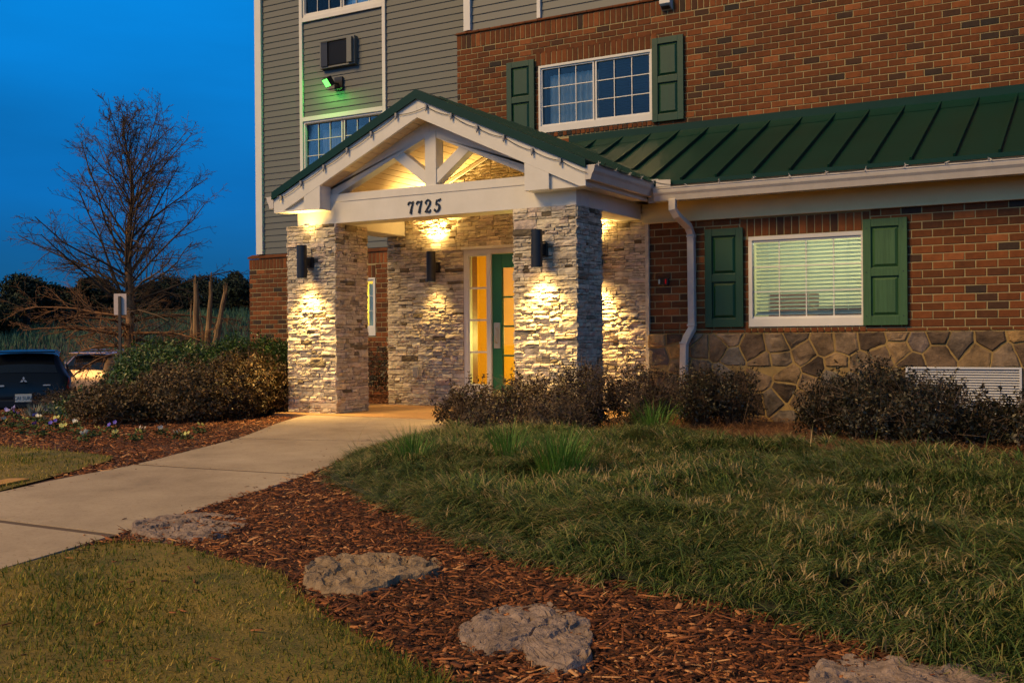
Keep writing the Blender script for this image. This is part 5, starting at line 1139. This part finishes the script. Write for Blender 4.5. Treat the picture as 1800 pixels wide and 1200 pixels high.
# ---- cars
def car(loc, rz, Lc, Wc, Hc, paint, label, hatch=True, plate=None, emblem=False, rails=False):
    t = thing('parked_car', tuple(loc), label, 'car', None, rz)
    # local frame: y=0 rear bumper, +y forward; x right; z up. stations: y, half width low, half width top, z bottom, belt z, top z
    st = [(0.0,.80,.70,.40,.62,.66),(.05,.86,.78,.30,.78,.86),(.16,.885,.74,.26,.93,1.02),(.34,.89,.66,.24,.95,1.20),(.62,.89,.62,.22,.95,1.42),(1.1,.89,.62,.2,.95,1.47),(2.0,.89,.63,.2,.93,1.5),(2.7,.89,.62,.2,.92,1.44),(3.2,.89,.66,.2,.92,1.15),(3.55,.885,.76,.2,.90,.97),(4.0,.87,.76,.22,.82,.88),(4.3,.82,.70,.28,.66,.72),(4.4,.70,.62,.36,.55,.6)]
    ky, kw, kz = Lc/4.4, Wc/1.78, Hc/1.5; st = [(a*ky,b*kw,c*kw,d*kz,e*kz,f*kz) for a,b,c,d,e,f in st]
    def station(y):
        ys = [s[0] for s in st]; return [float(np.interp(y, ys, [s[k] for s in st])) for k in range(1,6)]
    def ring(y):
        w0, w1, zb_, zt_, zr = station(y); h = [(0,zb_),(w0*.8,zb_),(w0*.97,zb_+.08),(w0,(zb_+zt_)/2),(w0*.985,zt_-.05),(w0*.95,zt_),(w0*.95*.45+w1*.55,zt_+(zr-zt_)*.5),(w1,zt_+(zr-zt_)*.9),(w1*.86,zr-.005),(w1*.5,zr+.012),(0,zr+.018)]; return h
    def pt(y, v, side, off=0.):
        h = ring(y); k = min(int(v), len(h)-2); f = v-k; x = h[k][0]*(1-f)+h[k+1][0]*f; z = h[k][1]*(1-f)+h[k+1][1]*f; return Vector((side*x, y, z))
    ys = sorted(set([s[0] for s in st]+list(np.linspace(0,Lc,30)))); vs = []; fs = []; m = 20
    for y in ys:
        h = ring(y); rg_ = [(x,z) for x,z in h]+[(-x,z) for x,z in h[-2:0:-1]]; vs += [(x,y,z) for x,z in rg_]
    for j in range(len(ys)-1):
        for i_ in range(m): fs.append((j*m+i_, j*m+(i_+1)%m, (j+1)*m+(i_+1)%m, (j+1)*m+i_))
    fs += [tuple(range(m-1,-1,-1)), tuple((len(ys)-1)*m+k for k in range(m))]
    mb = MB(); mb.add(vs, [f[::-1] for f in fs]); mb.build('body', paint, t, smooth=True, origin=(0,0,0))
    def patch(y0, y1, v0, v1, side, name, mt, off=.006, label=None, both=False, ny=8, nv=8, par=None):
        mb = MB()
        for sd in ((1,-1) if both else (side,)):
            g = [[pt(y0+(y1-y0)*a/ny, v0+(v1-v0)*b/nv, sd) for b in range(nv+1)] for a in range(ny+1)]; vs = []; fs = []
            for a in range(ny+1):
                for b in range(nv+1):
                    du = g[min(a+1,ny)][b]-g[max(a-1,0)][b]; dw = g[a][min(b+1,nv)]-g[a][max(b-1,0)]; nn = du.cross(dw); nn = nn.normalized() if nn.length > 1e-9 else UP
                    c = Vector((0, Lc*.45, Hc*.45)); nn = nn if nn.dot(g[a][b]-c) > 0 else -nn; vs.append(g[a][b]+nn*off)
            for a in range(ny):
                for b in range(nv): q = a*(nv+1)+b; fs.append((q,q+1,q+nv+2,q+nv+1))
            mb.add(vs, fs)
        return mb.build(name, mt, par or t, label, smooth=True, origin=(0,0,0))
    gl = M['carglass']
    patch(.17*ky,.56*ky,8.0,10,1,'rear_window',gl,.008,both=True)
    patch(.66*ky,1.05*ky,5.25,7.3,1,'side_window',gl,.008); patch(.66*ky,1.05*ky,5.25,7.3,-1,'side_window',gl,.008)
    patch(1.12*ky,1.95*ky,5.2,7.4,1,'side_window',gl,.008); patch(1.12*ky,1.95*ky,5.2,7.4,-1,'side_window',gl,.008); patch(2.03*ky,2.75*ky,5.2,7.4,1,'side_window',gl,.008); patch(2.03*ky,2.75*ky,5.2,7.4,-1,'side_window',gl,.008)
    patch(2.85*ky,3.45*ky,8,10,1,'windscreen',gl,.008,both=True)
    for sd in (1,-1):
        tl = patch(.035*ky,.26*ky,3.7,5.15,sd,'tail_lamp',M['taillamp'],.012); patch(.05*ky,.14*ky,3.5,4.1,sd,'lamp_lens',M['lamplens'],.016,par=tl)
        for yy in (.85*ky, 3.55*ky):
            mb = MB(); mb.cyl((sd*.70*kw-(.0 if sd>0 else .2)+(0 if sd>0 else .02), yy, .31), .31, .2, 28, 'x'); wh = mb.build('wheel', M['tyre'], t, origin=(0,0,0)); mb = MB(); mb.cyl((sd*(.90*kw)-.01, yy, .31), .2, .02, 20, 'x'); mb.build('rim', M['alu'], wh, origin=(0,0,0))
    mb = MB(); mb.obox((0,-.02,.42*kz),(1,0,0),(0,1,0),(0,0,1),.80*kw,.05,.09); mb.build('bumper', M['darkplastic'] if emblem else paint, t, origin=(0,0,0), bevel=.03)
    mb = MB(); mb.obox((0,.52*ky,Hc*.985),(1,0,0),Vector((0,1,.08)).normalized(),Vector((0,-.08,1)).normalized(),.58*kw,.16,.014); mb.build('spoiler', paint, t, origin=(0,0,0), bevel=.01)
    if rails:
        for sd in (1,-1): mb = MB(); mb.tube([(sd*.56*kw,.8*ky,Hc-.01),(sd*.56*kw,.95*ky,Hc+.05),(sd*.56*kw,2.2*ky,Hc+.06),(sd*.56*kw,2.4*ky,Hc)], .016, 8); mb.build('roof_rail', M['alu'], t, origin=(0,0,0))
    if plate:
        mb = MB(); mb.box(-.155,.155,-.085,-.075,.46,.62); pl_ = mb.build('number_plate', mat('plate_white', (.62,.62,.58), .5), t, origin=(0,0,0), bevel=.003)
        cu = bpy.data.curves.new('plate_text', 'FONT'); cu.body = plate; cu.size = .105; cu.align_x = 'CENTER'; cu.align_y = 'CENTER'; cu.extrude = .001; ob = bpy.data.objects.new('plate_lettering', cu); COL.objects.link(ob); tmpo = ob; dg = bpy.context.evaluated_depsgraph_get(); me_ = bpy.data.meshes.new_from_object(tmpo.evaluated_get(dg)); bpy.data.objects.remove(tmpo); ob = bpy.data.objects.new('plate_lettering', me_); COL.objects.link(ob); ob.parent = pl_; ob.location = (0,-.087,.535); ob.rotation_euler = (rad(90),0,0); ob.scale = (.82,1,1); me_.materials.clear(); me_.materials.append(mat('plate_ink', (.05,.06,.12), .5))
    if emblem:
        mb = MB(); c0 = Vector((0,.0,.90*kz))
        for a in (90, 210, 330):
            d1 = Vector((math.cos(rad(a)),0,math.sin(rad(a)))); s1 = Vector((math.cos(rad(a+30)),0,math.sin(rad(a+30)))); s2 = Vector((math.cos(rad(a-30)),0,math.sin(rad(a-30)))); q = [c0, c0+s2*.042, c0+d1*.073, c0+s1*.042]
            mb.add([p+Vector((0,.02,0)) for p in q]+[p-Vector((0,.012,0)) for p in q], [(4,5,6,7),(0,1,5,4),(1,2,6,5),(2,3,7,6),(3,0,4,7)])
        mb.build('emblem', M['alu'], t, origin=(0,0,0))
        mb = MB(); mb.box(.36,.5,-.005,.03,.78,.80); mb.build('badge', M['alu'], t, origin=(0,0,0)); mb = MB(); mb.box(-.52,-.36,-.005,.03,.775,.805); mb.build('badge', M['alu'], t, origin=(0,0,0))
        mb = MB(); mb.tube([(0,1.0,Hc+.01),(0,.95,Hc+.13)], [.006,.002], 6); mb.build('antenna', M['darkplastic'], t, origin=(0,0,0))
    return t
M['carglass'] = mat('car_glass', (.006,.008,.012), .06, spec=.8); M['taillamp'] = mat('tail_lamp_red', (.35,.02,.015), .15, coat=1); M['lamplens'] = mat('tail_lamp_clear', (.6,.5,.45), .1, coat=1); M['tyre'] = mat('tyre_rubber', (.02,.02,.02), .85)
blackp = mat('black_car_paint', (.003,.006,.014), .3, spec=.2, coat=.25); silverp = mat('street_lit_silver_paint', (.36,.21,.09), .35, metal=.3, coat=.4)  # gold street light is mixed into the silver car's paint colour
v = vd(41, 21.6); v.z = ghf(v.x,v.y)+.02; car(v, YAW+rad(21), 4.5, 1.78, 1.5, blackp, 'black hatchback parked at the left edge, seen from behind', plate='CAI 5URK', emblem=True)
v = vd(138, 30); v.z = ghf(v.x,v.y)+.10; car(v, YAW-rad(14), 4.5, 1.84, 1.62, silverp, 'silver estate car with roof rails, street light in its gold colour, parked behind the green shrub', rails=True)
v = vd(318, 33); v.z = ghf(v.x,v.y)+.02; car(v, YAW-rad(30), 4.6, 1.84, 1.60, silverp, 'car with street light in its gold colour, of which only the roof shows above the green shrub')
# ================================================================== light
w = bpy.data.worlds.new('World'); sc.world = w; w.use_nodes = True; nt = w.node_tree; nt.nodes.clear(); T = NT(nt)
out = T.n('ShaderNodeOutputWorld'); bg = T.n('ShaderNodeBackground'); T.l(bg.outputs[0], out.inputs[0]); bg.inputs[1].default_value = 1
tc = T.n('ShaderNodeTexCoord'); sx = T.n('ShaderNodeSeparateXYZ'); T.l(tc.outputs['Generated'], sx.inputs[0])
base = ramp(T, sx.outputs[2], [(0,(.006,.08,.20)),(.05,(.003,.11,.29)),(.13,(.0,.155,.50)),(.3,(.0,.225,.70)),(.45,(.01,.12,.34)),(.7,(.015,.05,.14)),(1,(.015,.04,.10))])
# unseen glow added to the sky behind the camera to fill the facade
dp = T.n('ShaderNodeVectorMath', operation='DOT_PRODUCT'); T.l(tc.outputs['Generated'], dp.inputs[0]); dp.inputs[1].default_value = Vector((-.15,-.97,.18)).normalized()
gl = ramp(T, dp.outputs['Value'], [(0,(0,0,0)),(.3,(.03,.05,.05)),(.7,(.10,.17,.19)),(1,(.18,.27,.30))])
ad = T.n('ShaderNodeMix', data_type='RGBA', blend_type='ADD'); ad.inputs[0].default_value = 1; T.l(base, ad.inputs[6]); T.l(gl, ad.inputs[7])
cn = T.n('ShaderNodeTexNoise', i_Scale=2.2, i_Detail=5, i_Roughness=.5); mpp = T.n('ShaderNodeMapping'); mpp.inputs['Scale'].default_value = (1,1,5); T.l(tc.outputs['Generated'], mpp.inputs[0]); T.l(mpp.outputs[0], cn.inputs['Vector'])
cr = T.n('ShaderNodeMapRange', i_1=.3, i_2=.7, i_3=.82, i_4=1.14); T.l(cn.outputs[0], cr.inputs[0])
vs_ = T.n('ShaderNodeVectorMath', operation='SCALE'); T.l(ad.outputs[2], vs_.inputs[0]); T.l(cr.outputs[0], vs_.inputs['Scale'])
sky = T.n('ShaderNodeTexSky'); sky.sky_type = 'NISHITA'; sky.sun_disc = False; sky.sun_elevation = rad(1.0); sky.sun_rotation = rad(200)
sk = T.n('ShaderNodeVectorMath', operation='SCALE'); T.l(sky.outputs[0], sk.inputs[0]); sk.inputs['Scale'].default_value = .004
a2 = T.n('ShaderNodeVectorMath', operation='ADD'); T.l(vs_.outputs[0], a2.inputs[0]); T.l(sk.outputs[0], a2.inputs[1]); T.l(a2.outputs[0], bg.inputs[0])
street_glow = bpy.data.lights.new('street_glow', 'SUN'); street_glow.energy = 3.4; street_glow.color = (1,.61,.22); street_glow.angle = rad(25)  # warm soft sun-type lamp standing in for unseen street lamps
so = bpy.data.objects.new('street_glow', street_glow); COL.objects.link(so); d = Vector((-.5,-.85,.85)).normalized(); so.rotation_euler = d.to_track_quat('Z','Y').to_euler()
vs = sc.view_settings; vs.view_transform = 'Standard'; vs.look = 'None'; vs.exposure = 0; vs.gamma = 1
sc.cycles.max_bounces = 6; sc.cycles.diffuse_bounces = 3; sc.cycles.glossy_bounces = 3; sc.cycles.transparent_max_bounces = 12; sc.cycles.sample_clamp_indirect = 4; sc.cycles.caustics_reflective = False; sc.cycles.caustics_refractive = False
